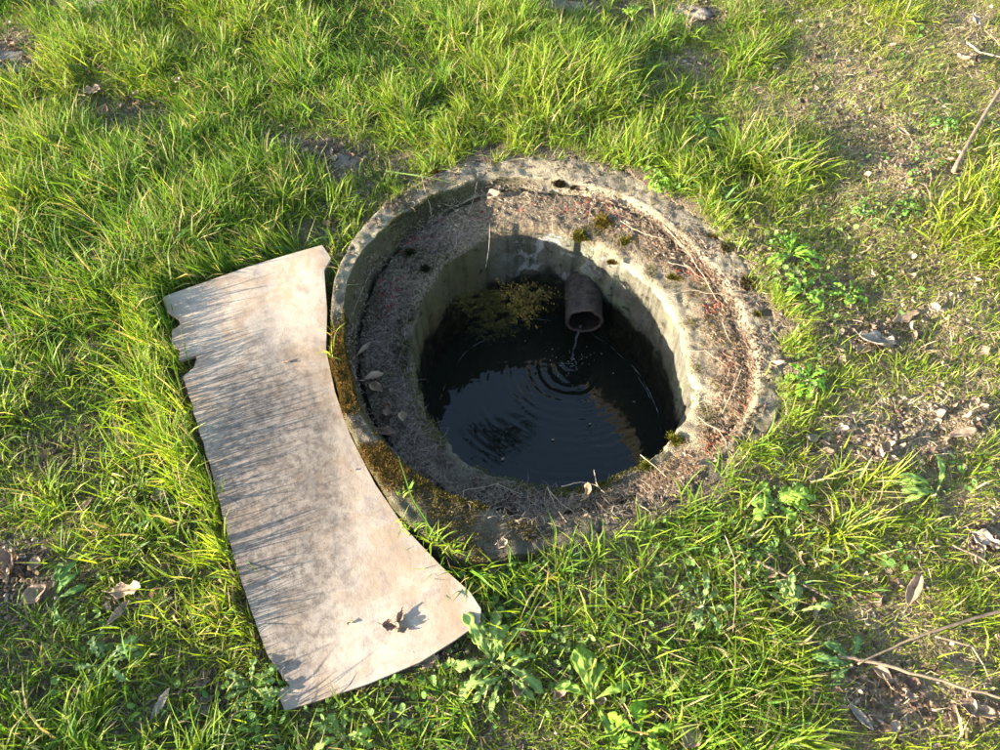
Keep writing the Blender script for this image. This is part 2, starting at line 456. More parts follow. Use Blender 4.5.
# ------------------------------------------------------------------ the well
well = empty('well', (float(HC[0]), float(HC[1]), 0))
tag(well, 'round concrete well with raised collar, littered ledge and open shaft of dark water', 'well')
def build_well():
    NS = 512
    th = np.linspace(-PI, PI, NS, endpoint=False)
    off = np.array([HC[0], HC[1], 0])
    def rings(rad, zz, name, mat, flip=False):
        R = np.stack(rad, 1); Z = np.stack(zz, 1)
        X = HC[0] + R * np.cos(th)[:, None]; Y = HC[1] + R * np.sin(th)[:, None]
        V = np.stack([X, Y, Z], -1).reshape(-1, 3) - off
        F = grid_faces(NS, R.shape[1], True)
        if flip: F = F[:, ::-1]
        return link(name, np_mesh(name, V, F, smooth=True), mat, well)
    d, c, b, o = D(th), Cc(th), B(th), A(th)
    # collar: crease -> outer foot
    rad = []; zz = []
    for t in np.linspace(0, 1, 14): r = c + (b - c) * t; rad.append(r); zz.append(ring_z(th, r))
    wob = fbm(np.cos(th) * 2, np.sin(th) * 2, 3, 6, 5) * .035
    for t in np.linspace(0, 1, 12)[1:]: r = b + (o + wob - b) * t; rad.append(r); zz.append(ring_z(th, r))
    rad.append(o + wob + .006); zz.append(zz[-1] - .05)
    rad.append(o + wob + .006); zz.append(zz[-1] - .10)
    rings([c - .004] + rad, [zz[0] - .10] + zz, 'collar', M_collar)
    # ledge: rounded inner edge -> crease
    chip = fbm(np.cos(th) * 3, np.sin(th) * 3, 4, 2) * .006 + np.maximum(fbm(np.cos(th), np.sin(th), 16, 5, 2) - .35, 0) * .03
    de = d + chip
    rad = []; zz = []
    for t in (0, .2, .4, .6, .8, 1.0):
        q = t * PI / 2; r = de + .020 * (1 - math.cos(q)); z = ring_z(th, de + .020) - .020 * (1 - math.sin(q)); rad.append(r); zz.append(z)
    for t in np.linspace(0, 1, 22)[1:]:
        r = de + .020 + (c - .007 - de - .020) * t; rad.append(r); zz.append(ring_z(th, r) + .0 - (.02 * max(0, t - .96) / .04))
    rad.append(c - .007); zz.append(zz[-1] - .08)
    top = zz[0].copy()
    rings(rad, zz, 'ledge', M_ledge)
    # shaft
    rad = []; zz = []
    n = 60
    for i in range(n + 1):
        t = i / n; z = top * (1 - t) + (ZW - .25) * t
        sh = d * .5 + d.mean() * .5
        r = de * (1 - min(1, t * 1.2)) + sh * min(1, t * 1.2) + .001
        X, Y = th * 2.2, z * 5
        r = r + fbm(X * 3, Y * 3, 2.0, 4) * .006 * min(1, t * 8) + fbm(X * 3, Y * 3, 9, 1, 3) * .0035 * min(1, t * 8)
        rad.append(r); zz.append(z)
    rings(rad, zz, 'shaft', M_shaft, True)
    return rad[-1]
build_well()

# pipe, a part of the well
def build_pipe():
    R = .058; Rin = .049
    zt = -.165
    p1 = W(586, 274, zt); p2 = W(586, 310, zt - .004)
    a = Vector((p1[0], p1[1] + .05, zt - R)); b = Vector((p2[0], p2[1], zt - .004 - R))
    ax = (b - a).normalized(); side = ax.cross(Vector((0, 0, 1))).normalized(); up = side.cross(ax)
    L = (b - a).length
    prof = [(0, R), (L * .3, R), (L * .6, R), (L * .93, R * 1.0), (L * .985, R * 1.03), (L, R * 1.0), (L + .001, (R + Rin) / 2), (L - .002, Rin), (L * .8, Rin), (L * .4, Rin), (0, Rin)]
    n = 48
    def tube(name, pr, mat):
        V = []
        for k in range(n):
            q = 2 * PI * k / n
            for (s, rr) in pr:
                rr2 = rr + .0012 * math.sin(q * 5 + s * 60) + .0009 * math.sin(q * 11 + s * 130) + .0022 * float(fbm(2 * math.cos(q), 2 * math.sin(q) + s * 22, 1.1, 5, 3)) - (.003 if s > L * .98 and math.sin(q * 3 + 1) > .82 else 0)
                V.append(a + ax * s + (side * math.cos(q) + up * math.sin(q)) * rr2 - well.location)
        return link(name, np_mesh(name, np.array([list(v) for v in V]), grid_faces(n, len(pr), True), smooth=True), mat, well)
    p = tube('pipe', prof[:5], M_pipe)
    tag(p, 'brown clay pipe jutting from the far wall of the shaft')
    q = tube('pipe_rim', prof[4:8], M_pipe_rim)
    bore = tube('pipe_bore', prof[7:], M_bore); bore.parent = p
    q.parent = p
    return b, ax, R, Rin
PB, PAX, PR, PRI = build_pipe()

# ------------------------------------------------------------------ water
IMP = np.array([PB[0] - .028, PB[1] - .035])
def build_water():
    NS, NR = 360, 240
    th = np.linspace(-PI, PI, NS, endpoint=False)
    rm = (D(th) * .5 + D(th).mean() * .5) + .015
    t = np.linspace(0.003, 1, NR)
    X = HC[0] + rm[:, None] * t * np.cos(th)[:, None]; Y = HC[1] + rm[:, None] * t * np.sin(th)[:, None]
    dist = np.hypot(X - IMP[0], Y - IMP[1])
    d2 = dist + fbm(X, Y, 7, 2, 4) * .022
    angw = np.arctan2(Y - IMP[1], X - IMP[0])
    amp = .0022 * np.exp(-dist / .24) * sstep(0, .02, dist) * np.clip(.40 + 1.5 * fbm(X, Y, 8, 3, 4), 0, 1.3) * (.30 + .70 * sstep(.2, -.7, np.sin(angw)))
    Z = ZW + amp * np.sin(d2 * 2 * PI / .027) + .0007 * np.exp(-dist / .25) * np.sin(d2 * 2 * PI / .037 + 1) + .0016 * fbm(X, Y * 1.6, 16, 6, 3) * np.exp(-dist / .25)
    Z += .003 * np.exp(-(dist / .018) ** 2)
    V = np.stack([X, Y, Z], -1).reshape(-1, 3)
    o = link('water', np_mesh('water', V, grid_faces(NS, NR, True), smooth=True), M_water)
    tag(o, kind='structure', label='dark rippled water at the bottom of the well')
build_water()

def tube_mesh(name, pts, rad, sides=6, wob=0.0):
    pts = [Vector(p) for p in pts]; n = len(pts); V = []
    for i, p in enumerate(pts):
        t = (pts[min(i + 1, n - 1)] - pts[max(i - 1, 0)]).normalized()
        s = t.cross(Vector((0.1, .2, 1))).normalized(); u = s.cross(t)
        r = rad[i] if hasattr(rad, '__len__') else rad
        for k in range(sides):
            q = 2 * PI * k / sides
            V.append(p + (s * math.cos(q) + u * math.sin(q)) * r * (1 + wob * random.uniform(-1, 1)))
    F = [[i * sides + k, i * sides + (k + 1) % sides, (i + 1) * sides + (k + 1) % sides, (i + 1) * sides + k] for i in range(n - 1) for k in range(sides)]
    V2 = [list(v) for v in V] + [list(pts[0]), list(pts[-1])]
    me = bpy.data.meshes.new(name)
    F += [[k, (k + 1) % sides, len(V2) - 2][::-1] for k in range(sides)] + [[(n - 1) * sides + k, (n - 1) * sides + (k + 1) % sides, len(V2) - 1] for k in range(sides)]
    me.from_pydata(V2, [], F)
    for p in me.polygons: p.use_smooth = True
    me.update()
    return me

def build_stream():
    z0 = PB[2] - PRI + .003
    pts = []; rad = []
    for i in range(14):
        t = i / 13
        z = z0 + (ZW - z0) * t * t if i > 2 else z0 - .001 * i
        pts.append((PB[0] - .006 - .022 * t + .0015 * math.sin(i * 1.7), PB[1] + .02 - .055 * t, z)); rad.append(.0048 - .0022 * t + .0009 * math.sin(i * 2.3))
    o = link('trickle', tube_mesh('trickle', pts, rad, 10, .15), M_clear)
    tag(o, 'thin trickle of water falling from the pipe mouth into the well', 'water')
    # splash beads and foam flecks around the foot
    bm = bmesh.new()
    for i in range(70):
        q = random.uniform(0, 2 * PI); d = abs(random.gauss(0, .045)) + .006
        r = random.uniform(.0008, .0022)
        bmesh.ops.create_icosphere(bm, subdivisions=1, radius=r, matrix=Matrix.Translation((IMP[0] + d * math.cos(q) * 1.3, IMP[1] + d * math.sin(q), ZW + .0015)))
    me = bpy.data.meshes.new('bubbles'); bm.to_mesh(me); bm.free()
    tag(link('bubbles', me, M_foam), 'tiny bubbles and drops where the trickle strikes the water', 'bubbles', kind='stuff')
    # scum line along the wall
    V = []; F = []
    random.seed(11)
    def arc(a0, a1, n, inset, wd):
        b0 = len(V)
        for i in range(n + 1):
            a = math.radians(a0 + (a1 - a0) * i / n)
            rm = float(D(a)) * .5 + Dm * .5 - inset + .0035 * float(fbm(a * 6, inset * 90, 1, 2))
            ww = wd * .75 * max(0.0, float(fbm(a * 9, inset * 50, 2, 4)) * 2.2 + .45) * (.3 + .7 * random.random())
            for s in (0, ww): V.append((HC[0] + (rm - s) * math.cos(a), HC[1] + (rm - s) * math.sin(a), ZW + .0022))
        for i in range(n): F.append([b0 + 2 * i, b0 + 2 * i + 1, b0 + 2 * i + 3, b0 + 2 * i + 2])
    Dm = float(D(np.linspace(-PI, PI, 512)).mean())
    arc(68, -18, 90, .012, .0022); arc(30, 12, 20, .020, .0016); arc(125, 85, 40, .014, .0012); arc(165, 120, 40, .05, .0012)
    me = bpy.data.meshes.new('scum'); me.from_pydata(V, [], F); me.update()
    tag(link('scum_line', me, M_foam), 'thin pale scum line floating along the edge of the well water', 'scum', kind='stuff')
build_stream()

# ------------------------------------------------------------------ the board
def build_board():
    P = BOARD
    def path(idx, n):
        q = P[idx]; d = np.concatenate([[0], np.cumsum(np.hypot(*np.diff(q, axis=0).T))]); t = np.linspace(0, d[-1], n)
        return np.stack([np.interp(t, d, q[:, 0]), np.interp(t, d, q[:, 1])], 1)
    nu, nv = 60, 200
    left = path(np.arange(0, 21), nv)                        # top-left -> bottom-left
    bottom = path(np.arange(20, 26), nu)                     # bottom-left -> bottom-right
    right = path(np.arange(25, 38), nv)[::-1]                # top-right -> bottom-right
    top = path(np.r_[np.arange(37, 41), 0], nu)[::-1]        # top-left -> top-right
    u = np.linspace(0, 1, nu)[:, None, None]; v = np.linspace(0, 1, nv)[None, :, None]
    S = (1 - u) * left[None] + u * right[None] + (1 - v) * top[:, None] + v * bottom[:, None] \
        - ((1 - u) * (1 - v) * P[0] + u * (1 - v) * P[37] + (1 - u) * v * P[20] + u * v * P[25])
    jag = (fbm(np.arange(nv) * .23, np.zeros(nv), 1, 4, 4) * 4.5)[None, :] * np.clip(1 - np.linspace(0, 1, nu)[:, None] * 12, 0, 1) * (.25 + .75 * (np.arange(nv) < 66))[None, :]
    S[..., 0] += jag
    U = u[..., 0] + 0 * v[..., 0]; Vv = v[..., 0] + 0 * u[..., 0]
    z0 = .034 + .012 * U + .020 * sstep(.6, 1, U) * (1 - sstep(.0, .35, Vv)) + .008 * np.sin(Vv * 5 + U * 2) - .012 * sstep(.7, 1, Vv) * (1 - U) + .0015 * fbm(U, Vv * 2, 5, 2)
    X = np.zeros_like(z0); Y = np.zeros_like(z0)
    for i in range(nu):
        for j in range(nv):
            p = W(S[i, j, 0], S[i, j, 1], z0[i, j]); X[i, j], Y[i, j] = p[0], p[1]
    # fray the left and top edges a little
    T = .009
    org = np.array([X[30, 100], Y[30, 100], 0])
    top_v = np.stack([X, Y, z0], -1).reshape(-1, 3) - org; bot_v = top_v - [0, 0, T]
    bev = .0015
    F = grid_faces(nu, nv)
    n = nu * nv
    per = [i * nv for i in range(nu)] + [(nu - 1) * nv + j for j in range(1, nv)] + [i * nv + nv - 1 for i in range(nu - 2, -1, -1)] + [j for j in range(nv - 2, 0, -1)]
    quads = F.tolist() + (F[:, ::-1] + n).tolist() + [[per[k], per[k] + n, per[(k + 1) % len(per)] + n, per[(k + 1) % len(per)]] for k in range(len(per))]
    me = np_mesh('board', np.concatenate([top_v, bot_v]), np.array(quads))
    o = link('weathered_board', me, M_board)
    o.location = org
    # torn top layer lifting off at the upper left corner
    fl = [(176,293),(190,287),(207,282),(214,286),(213,295),(204,293),(194,299),(183,304)]
    zs = [.0362, .0368, .0372, .0385, .0390, .0385, .0390, .0375]
    c0 = W(195, 292, .041); rows = []
    for q in range(6):
        for (a_, z_) in zip(fl, zs): p = W(*a_, z_); rows.append(list(c0 + (p - c0) * q / 5 + [0, 0, 0] - org))
    FF = [[q * 8 + k, q * 8 + (k + 1) % 8, (q + 1) * 8 + (k + 1) % 8, (q + 1) * 8 + k] for q in range(5) for k in range(8)]
    fo = link('torn_flake', np_mesh('flake', np.array(rows), np.array(FF)), M_board, o)
    fm = fo.modifiers.new('thickness', 'SOLIDIFY'); fm.thickness = .0012; fm.offset = -1
    tag(o, 'weathered beige board with a concave edge, lying in the grass against the well', 'board')
    return X, Y, z0
BX, BY, BZ = build_board()
def board_z(px, py):
    d = None
    PXs, PYs = PIX(BX, BY, BZ)
    k = np.argmin((PXs - px) ** 2 + (PYs - py) ** 2)
    return float(BZ.ravel()[k])

# ------------------------------------------------------------------ blades
def blades(name, x, y, z, az, L, wd, a0, a1, col, mat, n=4, roll=.5, tipcol=None, seed=1, normal=None):
    r = np.random.default_rng(seed); N = len(x)
    t = np.linspace(0, 1, n + 1)
    ah = np.stack([np.cos(az), np.sin(az)], 1)
    P = np.zeros((N, n + 1, 3)); P[:, 0] = np.stack([x, y, z], 1)
    bend = r.normal(0, .22 if mat is not M_fibre else .9, N)
    for i in range(1, n + 1):
        a = a0 + (a1 - a0) * (t[i] - .5 / n) ** 1.2
        azi = az + bend * t[i] * 2
        st = (L / n)[:, None]
        P[:, i] = P[:, i - 1] + st * np.stack([np.sin(a) * np.cos(azi), np.sin(a) * np.sin(azi), np.cos(a)], 1)
    ro = r.normal(0, roll, N)
    side = np.stack([-ah[:, 1] * np.cos(ro), ah[:, 0] * np.cos(ro), np.sin(ro)], 1)
    prof = np.sqrt(np.clip(1 - t[:-1] ** 1.6, 0, 1)) * np.where(t[:-1] == 0, .7, 1)
    V = np.zeros((N, 2 * n + 1, 3), np.float32)
    for i in range(n):
        h = side * (wd * prof[i] * .5)[:, None]
        V[:, 2 * i] = P[:, i] - h; V[:, 2 * i + 1] = P[:, i] + h
    V[:, 2 * n] = P[:, n]
    f = []
    for i in range(n - 1): f += [[2 * i, 2 * i + 1, 2 * i + 3], [2 * i, 2 * i + 3, 2 * i + 2]]
    f.append([2 * n - 2, 2 * n - 1, 2 * n])
    T = (np.array(f)[None] + (np.arange(N) * (2 * n + 1))[:, None, None]).reshape(-1, 3)
    C = np.repeat(col[:, None, :], 2 * n + 1, 1)
    if tipcol is not None:
        tt = np.array([t[i // 2] for i in range(2 * n)] + [1.0])[None, :, None]
        C = C * (1 - tt ** 3) + tipcol[:, None, :] * tt ** 3
    me = np_mesh(name, V.reshape(-1, 3), T, C.reshape(-1, 3), smooth=False)
    return link(name, me, mat)

# fields in photo pixels: where grass is long, thin, bare, yellow
def blob(px, py, lst):
    s = np.zeros_like(px)
    for (cx, cy, rx, ry, v) in lst:
        if v > .85 and lst is BARE: rx, ry = rx * 1.2, ry * 1.2
        s = s + v * np.exp(-(((px - cx) / rx) ** 2 + ((py - cy) / ry) ** 2))
    return s
BARE = [(95,0,45,16,1.2),(10,58,34,26,1.3),(122,118,34,20,.9),(290,152,38,12,.9),(345,165,34,22,1.0),(14,575,38,36,1.3),(58,462,34,18,.7),(565,4,50,13,1.3),
        (680,68,36,14,1.0),(700,14,34,12,1.1),(205,705,22,30,.9),(875,450,62,20,1.0),(765,572,34,20,.8),(880,700,42,34,1.0),(968,712,40,22,.9),(985,540,26,22,1.0),
        (830,72,46,60,.55),(915,170,40,40,.6),(860,140,50,40,.45),(955,300,50,50,.35),(940,420,60,22,.8),(780,130,30,26,.5),(870,340,40,14,1.0),(800,270,30,24,.3),
        (165,610,28,22,.5),(430,655,34,12,.7),(560,680,14,30,.4),(745,250,22,26,.5),(120,595,26,12,.5),(330,225,26,40,.5),(190,365,14,70,.5),(262,590,12,70,.4),(900,620,60,30,.3),(970,30,34,40,.7)]
LUSH = [(60,240,110,150,.5),(200,20,150,60,.6),(90,350,100,90,.3),(560,70,150,60,.75),(470,30,120,60,.4),(700,170,90,40,.3),(250,190,60,45,.3),(975,230,60,45,.8),(780,180,40,30,.4),
        (900,20,60,25,.4),(210,640,60,60,.4),(60,700,90,60,.4),(640,610,130,70,.3),(900,500,80,50,.2),(700,720,100,40,.3),(990,650,40,40,.3),(170,420,50,90,.3)]
def density(px, py):
    d = 1.0 - .30 * sstep(730, 860, px) * (1 - sstep(430, 560, py)) - .15 * sstep(740, 860, px)
    d = d + .25 * blob(px, py, LUSH)
    return np.clip(d - 1.05 * blob(px, py, BARE), 0.02, 1.4)

def allowed(x, y, margin=0.0, wobk=.02):
    a, r = polar(x, y)
    back = sstep(-.9, -.2, a) * (1 - sstep(2.3, 2.7, a))
    lim = A(a) + margin + (wobk + .035 * back) * vnoise(x, y, 14, 3) - .012 * back
    px, py = PIX(x, y, .03)
    b = in_poly(px, py, BOARD)
    return (r > lim) & ~b

def build_grass():
    # clump centres, each with its own lean, length and colour
    NC = 22000
    cx = rng.uniform(-2.7, 2.7, NC); cy = rng.uniform(-.7, 3.4, NC)
    per = 22
    cpx, cpy = PIX(cx, cy)
    infr = (cpx > -90) & (cpx < 1060) & (cpy > -60) & (cpy < 800)
    num = np.where(infr, per, 11)
    dens = density(cpx, cpy) * np.clip(.95 + 1.2 * fbm(cx, cy, 4.5, 5, 3), .3, 1.7)
    num = rng.poisson(np.clip(num * dens, 0, 60))
    flow = fbm(cx, cy, .9, 2, 2) * 5.0 + 1.2
    # remembered sweeps of the photograph
    def sweep(x0, y0, rx, ry, ang_):
        nonlocal flow
        k = np.exp(-(((cpx - x0) / rx) ** 2 + ((cpy - y0) / ry) ** 2)) > .45
        flow = np.where(k, math.radians(ang_) + rng.normal(0, .35, NC), flow)
    sweep(40, 250, 110, 130, 130); sweep(560, 60, 150, 70, 75); sweep(200, 30, 160, 60, 110); sweep(970, 250, 70, 55, 205)
    sweep(620, 110, 110, 50, 50); sweep(770, 180, 50, 40, 100); sweep(900, 520, 80, 50, 25); sweep(60, 690, 100, 60, 70); sweep(950, 600, 70, 40, 20)
    sweep(620, 600, 90, 50, 160); sweep(750, 500, 60, 60, 60); sweep(180, 470, 60, 110, 100); sweep(230, 640, 50, 60, 40)
    cl = (.072 + .034 * fbm(cx, cy, 1.6, 6, 2)) * np.clip(.82 + .95 * blob(cpx, cpy, LUSH), .5, 1.6) * rng.uniform(.65, 1.35, NC)
    cl *= 1 - .5 * np.clip(blob(cpx, cpy + 14, BARE), 0, 1); cl *= np.clip(1 + .7 * fbm(cx, cy, 5.5, 4, 2), .5, 1.6); cl *= 1 - .42 * sstep(730, 830, cpx) * (1 - np.clip(blob(cpx, cpy, LUSH) * 1.5, 0, 1))
    cr = rng.uniform(.012, .035, NC)
    idx = np.repeat(np.arange(NC), num); N = len(idx)
    q = rng.uniform(0, 2 * PI, N); rr = np.sqrt(rng.random(N)) * cr[idx]
    x = cx[idx] + rr * np.cos(q); y = cy[idx] + rr * np.sin(q)
    az = flow[idx] + rng.normal(0, .85, N)
    rad = rng.random(N) < .55
    az = np.where(rad, q, az)
    ok = allowed(x, y, -.004)
    x, y, az, idx, q = x[ok], y[ok], az[ok], idx[ok], q[ok]; N = len(x)
    px, py = PIX(x, y)
    # keep blades near the board and the well from lying across them
    L = cl[idx] * rng.uniform(.55, 1.45, N)
    for (qx, qy, qr) in CLEAR:
        k = np.hypot(px - qx, py - qy + 3) < qr
        L[k] *= .42
    L = np.clip(L, .012, .19)
    bd = in_poly(px + 22, py, BOARD) | in_poly(px, py + 18, BOARD) | in_poly(px - 14, py, BOARD) | in_poly(px, py - 14, BOARD)
    a_, r_ = polar(x, y)
    near = r_ < A(a_) + .05
    az = np.where(bd & (px < 300), rng.uniform(1.6, 3.9, N), az)
    az = np.where(near & (rng.random(N) < .7), a_ + rng.normal(0, .8, N), az)
    # taller upright fringe along the left side of the board: it throws the long shadows
    fr = in_poly(px + 40, py, BOARD) & ~in_poly(px, py, BOARD) & (px < 300)
    tall = .75 + .45 * np.exp(-((py - 440) / 110) ** 2)
    L = np.where(fr, np.clip(L * 1.3, .055, .125) * tall, L)
    L = np.where(near, L * .8, L)
    a0 = np.abs(rng.normal(.42, .28, N)); a1 = a0 + np.abs(rng.normal(.95, .42, N))
    a0 = np.where(fr, a0 * .5, a0); a1 = np.where(fr, a1 * .6, a1)
    wd = np.clip(rng.lognormal(-5.95, .36, N), .0013, .0068) * np.clip(L / .07, .65, 1.3)
    # colour
    yel = np.clip(.42 + .5 * fbm(cx, cy, 1.8, 1, 3)[idx] + .22 * sstep(650, 850, px) + rng.normal(0, .20, N) - .12 * (py < 200) * (px < 450), 0, 1)
    g = np.array([.088, .205, .014]); ylw = np.array([.29, .36, .024]); blu = np.array([.085, .18, .04]); dry = np.array([.42, .34, .16])
    col = g + (ylw - g) * yel[:, None]
    bsel = rng.random(N) < .12; col[bsel] = blu
    tipd = col.copy(); tsel = rng.random(N) < .18; tipd[tsel] = dry * .9
    dsel = rng.random(N) < np.where(px > 730, .18, .12); col[dsel] = dry * rng.uniform(.6, 1.2, (dsel.sum(), 1)); tipd[dsel] = col[dsel]
    col *= rng.uniform(.75, 1.25, (N, 1))
    o = blades('grass', x, y, np.where(r_ < A(a_), surf_z(x, y), ground_z(x, y)) - .002, az, L, wd, a0, a1, col, M_grass, 3, .55, tipd, 2)
    # short undergrowth of fine blades
    N = 560000
    x = rng.uniform(-2.7, 2.7, N); y = rng.uniform(-.7, 3.4, N)
    px, py = PIX(x, y)
    pr = np.clip(.75 + .8 * fbm(x, y, 5, 2, 3), .15, 1) * (1 - .42 * sstep(760, 850, px) * (1 - sstep(400, 520, py))) * (1 - .97 * np.clip(1.2 * blob(px, py, BARE), 0, 1))
    inf = (px > -30) & (px < 1030) & (py > -30) & (py < 780)
    k = (rng.random(N) < pr * np.where(inf, 1, .42)) & allowed(x, y, -.008, .03)
    x, y, px, py = x[k], y[k], px[k], py[k]; N = len(x)
    yl = np.clip(.46 + .5 * fbm(x, y, 2.2, 1, 3) + .2 * sstep(650, 850, px) + rng.normal(0, .2, N), 0, 1)
    c = g + (ylw - g) * yl[:, None]; k = rng.random(N) < .10 + .12 * sstep(650, 850, px); c[k] = dry * rng.uniform(.6, 1.1, (k.sum(), 1))
    c *= rng.uniform(.7, 1.2, (N, 1))
    o2 = blades('short_grass', x, y, ground_z(x, y) - .001, rng.uniform(0, 6.283, N), rng.uniform(.012, .038, N), rng.uniform(.0012, .0026, N), rng.uniform(.1, .9, N), rng.uniform(.7, 1.6, N), c, M_grass, 2, .6, None, 12)
    tag(o2, 'short fine yellow green undergrowth of the lawn round the well', 'grass', kind='stuff')
    tag(o, 'short bright green grass growing all round the well and board', 'grass', kind='stuff')
    print('blades', N)

def build_thatch():
    N = 170000
    x = rng.uniform(-2.6, 2.6, N); y = rng.uniform(-.6, 3.3, N)
    px, py = PIX(x, y)
    infr = (px > -60) & (px < 1060) & (py > -60) & (py < 800)
    pr = np.where(infr, 1, .3) * np.where(px > 720, 1.0, .5) * (1 - .35 * np.clip(blob(px, py, BARE), 0, 1))
    ok = (rng.random(N) < pr) & allowed(x, y, -.005)
    x, y, px, py = x[ok], y[ok], px[ok], py[ok]; N = len(x)
    az = rng.uniform(0, 2 * PI, N); L = rng.uniform(.012, .055, N); wd = rng.uniform(.0009, .0024, N)
    a0 = rng.uniform(.7, 1.5, N); a1 = rng.uniform(1.2, 1.75, N)
    c1 = np.array([.48, .38, .22]); c2 = np.array([.20, .15, .09]); c3 = np.array([.20, .22, .04])
    k = rng.random((N, 1)); col = np.where(k < .42, c1, np.where(k < .66, c2, c3)) * rng.uniform(.6, 1.25, (N, 1))
    o = blades('dead_grass', x, y, ground_z(x, y) + .001, az, L, wd, a0, a1, col, M_fibre, 3, .4, None, 3)
    tag(o, 'dry straw coloured dead grass matted between the green blades', 'dead grass', kind='stuff')
build_thatch()

def build_ground_moss():
    N = 90000
    x = rng.uniform(-2.3, 2.3, N); y = rng.uniform(-.2, 3.1, N)
    px, py = PIX(x, y)
    f = fbm(x, y, 4, 3, 3) + .15 * (px > 720)
    ok = (px > -40) & (px < 1040) & (f > .02) & allowed(x, y, 0) & (rng.random(N) < .9 - .6 * np.clip(blob(px, py, BARE), 0, 1))
    x, y = x[ok], y[ok]; N = len(x)
    col = np.array([.20, .23, .03]) * rng.uniform(.45, 1.3, (N, 1)) * np.array([1, 1, 1]) + rng.uniform(0, .05, (N, 1)) * np.array([1, .3, 0])
    o = blades('ground_moss', x, y, ground_z(x, y), rng.uniform(0, 6.28, N), rng.uniform(.006, .016, N), rng.uniform(.0012, .003, N), rng.uniform(.2, .9, N), rng.uniform(.6, 1.5, N), col, M_moss, 2, .6, None, 4)
    tag(o, 'low yellow green moss on the soil between the grass', 'moss', kind='stuff')
build_ground_moss()

# small round-leaved ground cover (clover, chickweed)
def build_clover():
    spots = [(870,215,38,18,240),(945,130,40,22,220),(920,60,34,20,120),(930,175,26,14,120),(880,160,40,18,140),(170,490,34,26,260),(150,520,20,14,90),(40,210,14,10,30),(240,725,34,24,330),(262,700,20,16,140),
             (370,590,20,14,40),(490,600,34,26,320),(520,580,30,20,200),(800,100,30,24,90),(750,170,34,18,220),(640,180,40,12,240),(690,200,36,12,260),(565,110,44,20,140),(770,520,40,26,240),(740,560,30,16,160),(780,255,22,22,260),(800,310,20,24,160),
             (800,380,16,20,120),(120,715,60,26,260),(90,610,30,30,90),(560,640,40,40,240),(640,680,70,30,240),(450,690,50,24,220),(345,720,50,16,200),(400,60,40,20,90),(470,110,30,14,90),(860,560,40,18,120),(960,480,30,20,80),(5,130,10,10,20),(700,560,50,30,200),(830,30,30,14,60),(860,290,30,14,90)]
    V = []; T = []; C = []
    r = np.random.default_rng(9)
    ang8 = np.linspace(0, 2 * PI, 8, endpoint=False)
    cnt = 0
    for (cx, cy, rx, ry, n) in spots:
        hue = r.uniform(0, 1)
        for _ in range(int(n * .38)):
            a_, b_ = r.normal(0, .85, 2)
            p = W(cx + a_ * rx, cy + b_ * ry, 0)
            if not allowed(p[0], p[1], .0, .0) : continue
            z = float(ground_z(p[0], p[1])) + r.uniform(.008, .035)
            s = r.uniform(.003, .0095); asp = r.uniform(.45, .95)
            tilt = Matrix.Rotation(r.uniform(0, 6.28), 3, 'Z') @ Matrix.Rotation(r.normal(0, .55), 3, 'X') @ Matrix.Rotation(r.normal(0, .3), 3, 'Y')
            b0 = len(V)
            V.append(Vector(p[:2].tolist() + [z]) + tilt @ Vector((0, 0, -.0012)))
            for q in ang8:
                k = s * (1 + .25 * math.cos(q))
                V.append(Vector(p[:2].tolist() + [z]) + tilt @ Vector((k * math.cos(q), k * asp * math.sin(q), .0008 * math.cos(2 * q))))
            for i in range(8): T.append([b0, b0 + 1 + i, b0 + 1 + (i + 1) % 8])
            c = np.array([.10, .22, .035]) * (1 - hue) + np.array([.20, .30, .08]) * hue
            c = c * r.uniform(.7, 1.3); C += [c] * 9
            cnt += 1
    me = np_mesh('clover', np.array([list(v) for v in V]), np.array(T), np.array(C))
    tag(link('clover', me, M_leaf), 'small round leaved clover and chickweed growing low among the grass', 'clover', kind='stuff')
build_clover()

# crumbs, leaf scraps on bare soil
def build_crumbs():
    r = np.random.default_rng(21); V = []; T = []; C = []
    def scatter(n, cx, cy, rx, ry, smin, smax, cols, zf, flat=.35):
        for _ in range(n):
            a_, b_ = r.normal(0, .6, 2); P0 = W(cx + a_ * rx, cy + b_ * ry, 0)
            z = float(zf(P0[0], P0[1])) + .003
            s = r.uniform(smin, smax); Rm = Matrix.Rotation(r.uniform(0, 6.28), 3, 'Z') @ Matrix.Rotation(r.normal(0, .4), 3, 'X')
            b0 = len(V); k = 5
            V.append(Vector((P0[0], P0[1], z)) + Rm @ Vector((0, 0, s * flat)))
            for i in range(k):
                q = 6.283 * i / k; m_ = s * r.uniform(.6, 1.2); V.append(Vector((P0[0], P0[1], z)) + Rm @ Vector((m_ * math.cos(q), m_ * .7 * math.sin(q), r.uniform(-.2, .2) * s)))
            for i in range(k): T.append([b0, b0 + 1 + i, b0 + 1 + (i + 1) % k])
            c = np.array(cols[r.integers(len(cols))]) * r.uniform(.6, 1.3); C.extend([c] * (k + 1))
    cs = [(.36, .27, .19), (.24, .16, .11), (.16, .10, .07), (.42, .33, .24), (.10, .075, .055)]
    for (cx, cy, rx, ry, v) in BARE:
        scatter(int(160 * v), cx, cy, rx * 1.1, ry * 1.1, .002, .009, cs, ground_z)
    scatter(6500, 880, 230, 150, 240, .0025, .009, cs, ground_z)
    scatter(900, 860, 600, 150, 140, .002, .008, cs, ground_z)
    scatter(900, 120, 500, 120, 230, .002, .008, cs, ground_z)
    V2 = np.array([list(v) for v in V]); T = np.array(T); C = np.array(C)
    keep = allowed(V2[:, 0], V2[:, 1], .0, 0)
    T = T[keep[T].all(1)]
    tag(link('leaf_litter', np_mesh('litter', V2, T, C), M_fibre), 'brown crumbs of leaf and earth scattered on the bare soil patches', 'leaf litter', kind='stuff')
build_crumbs()

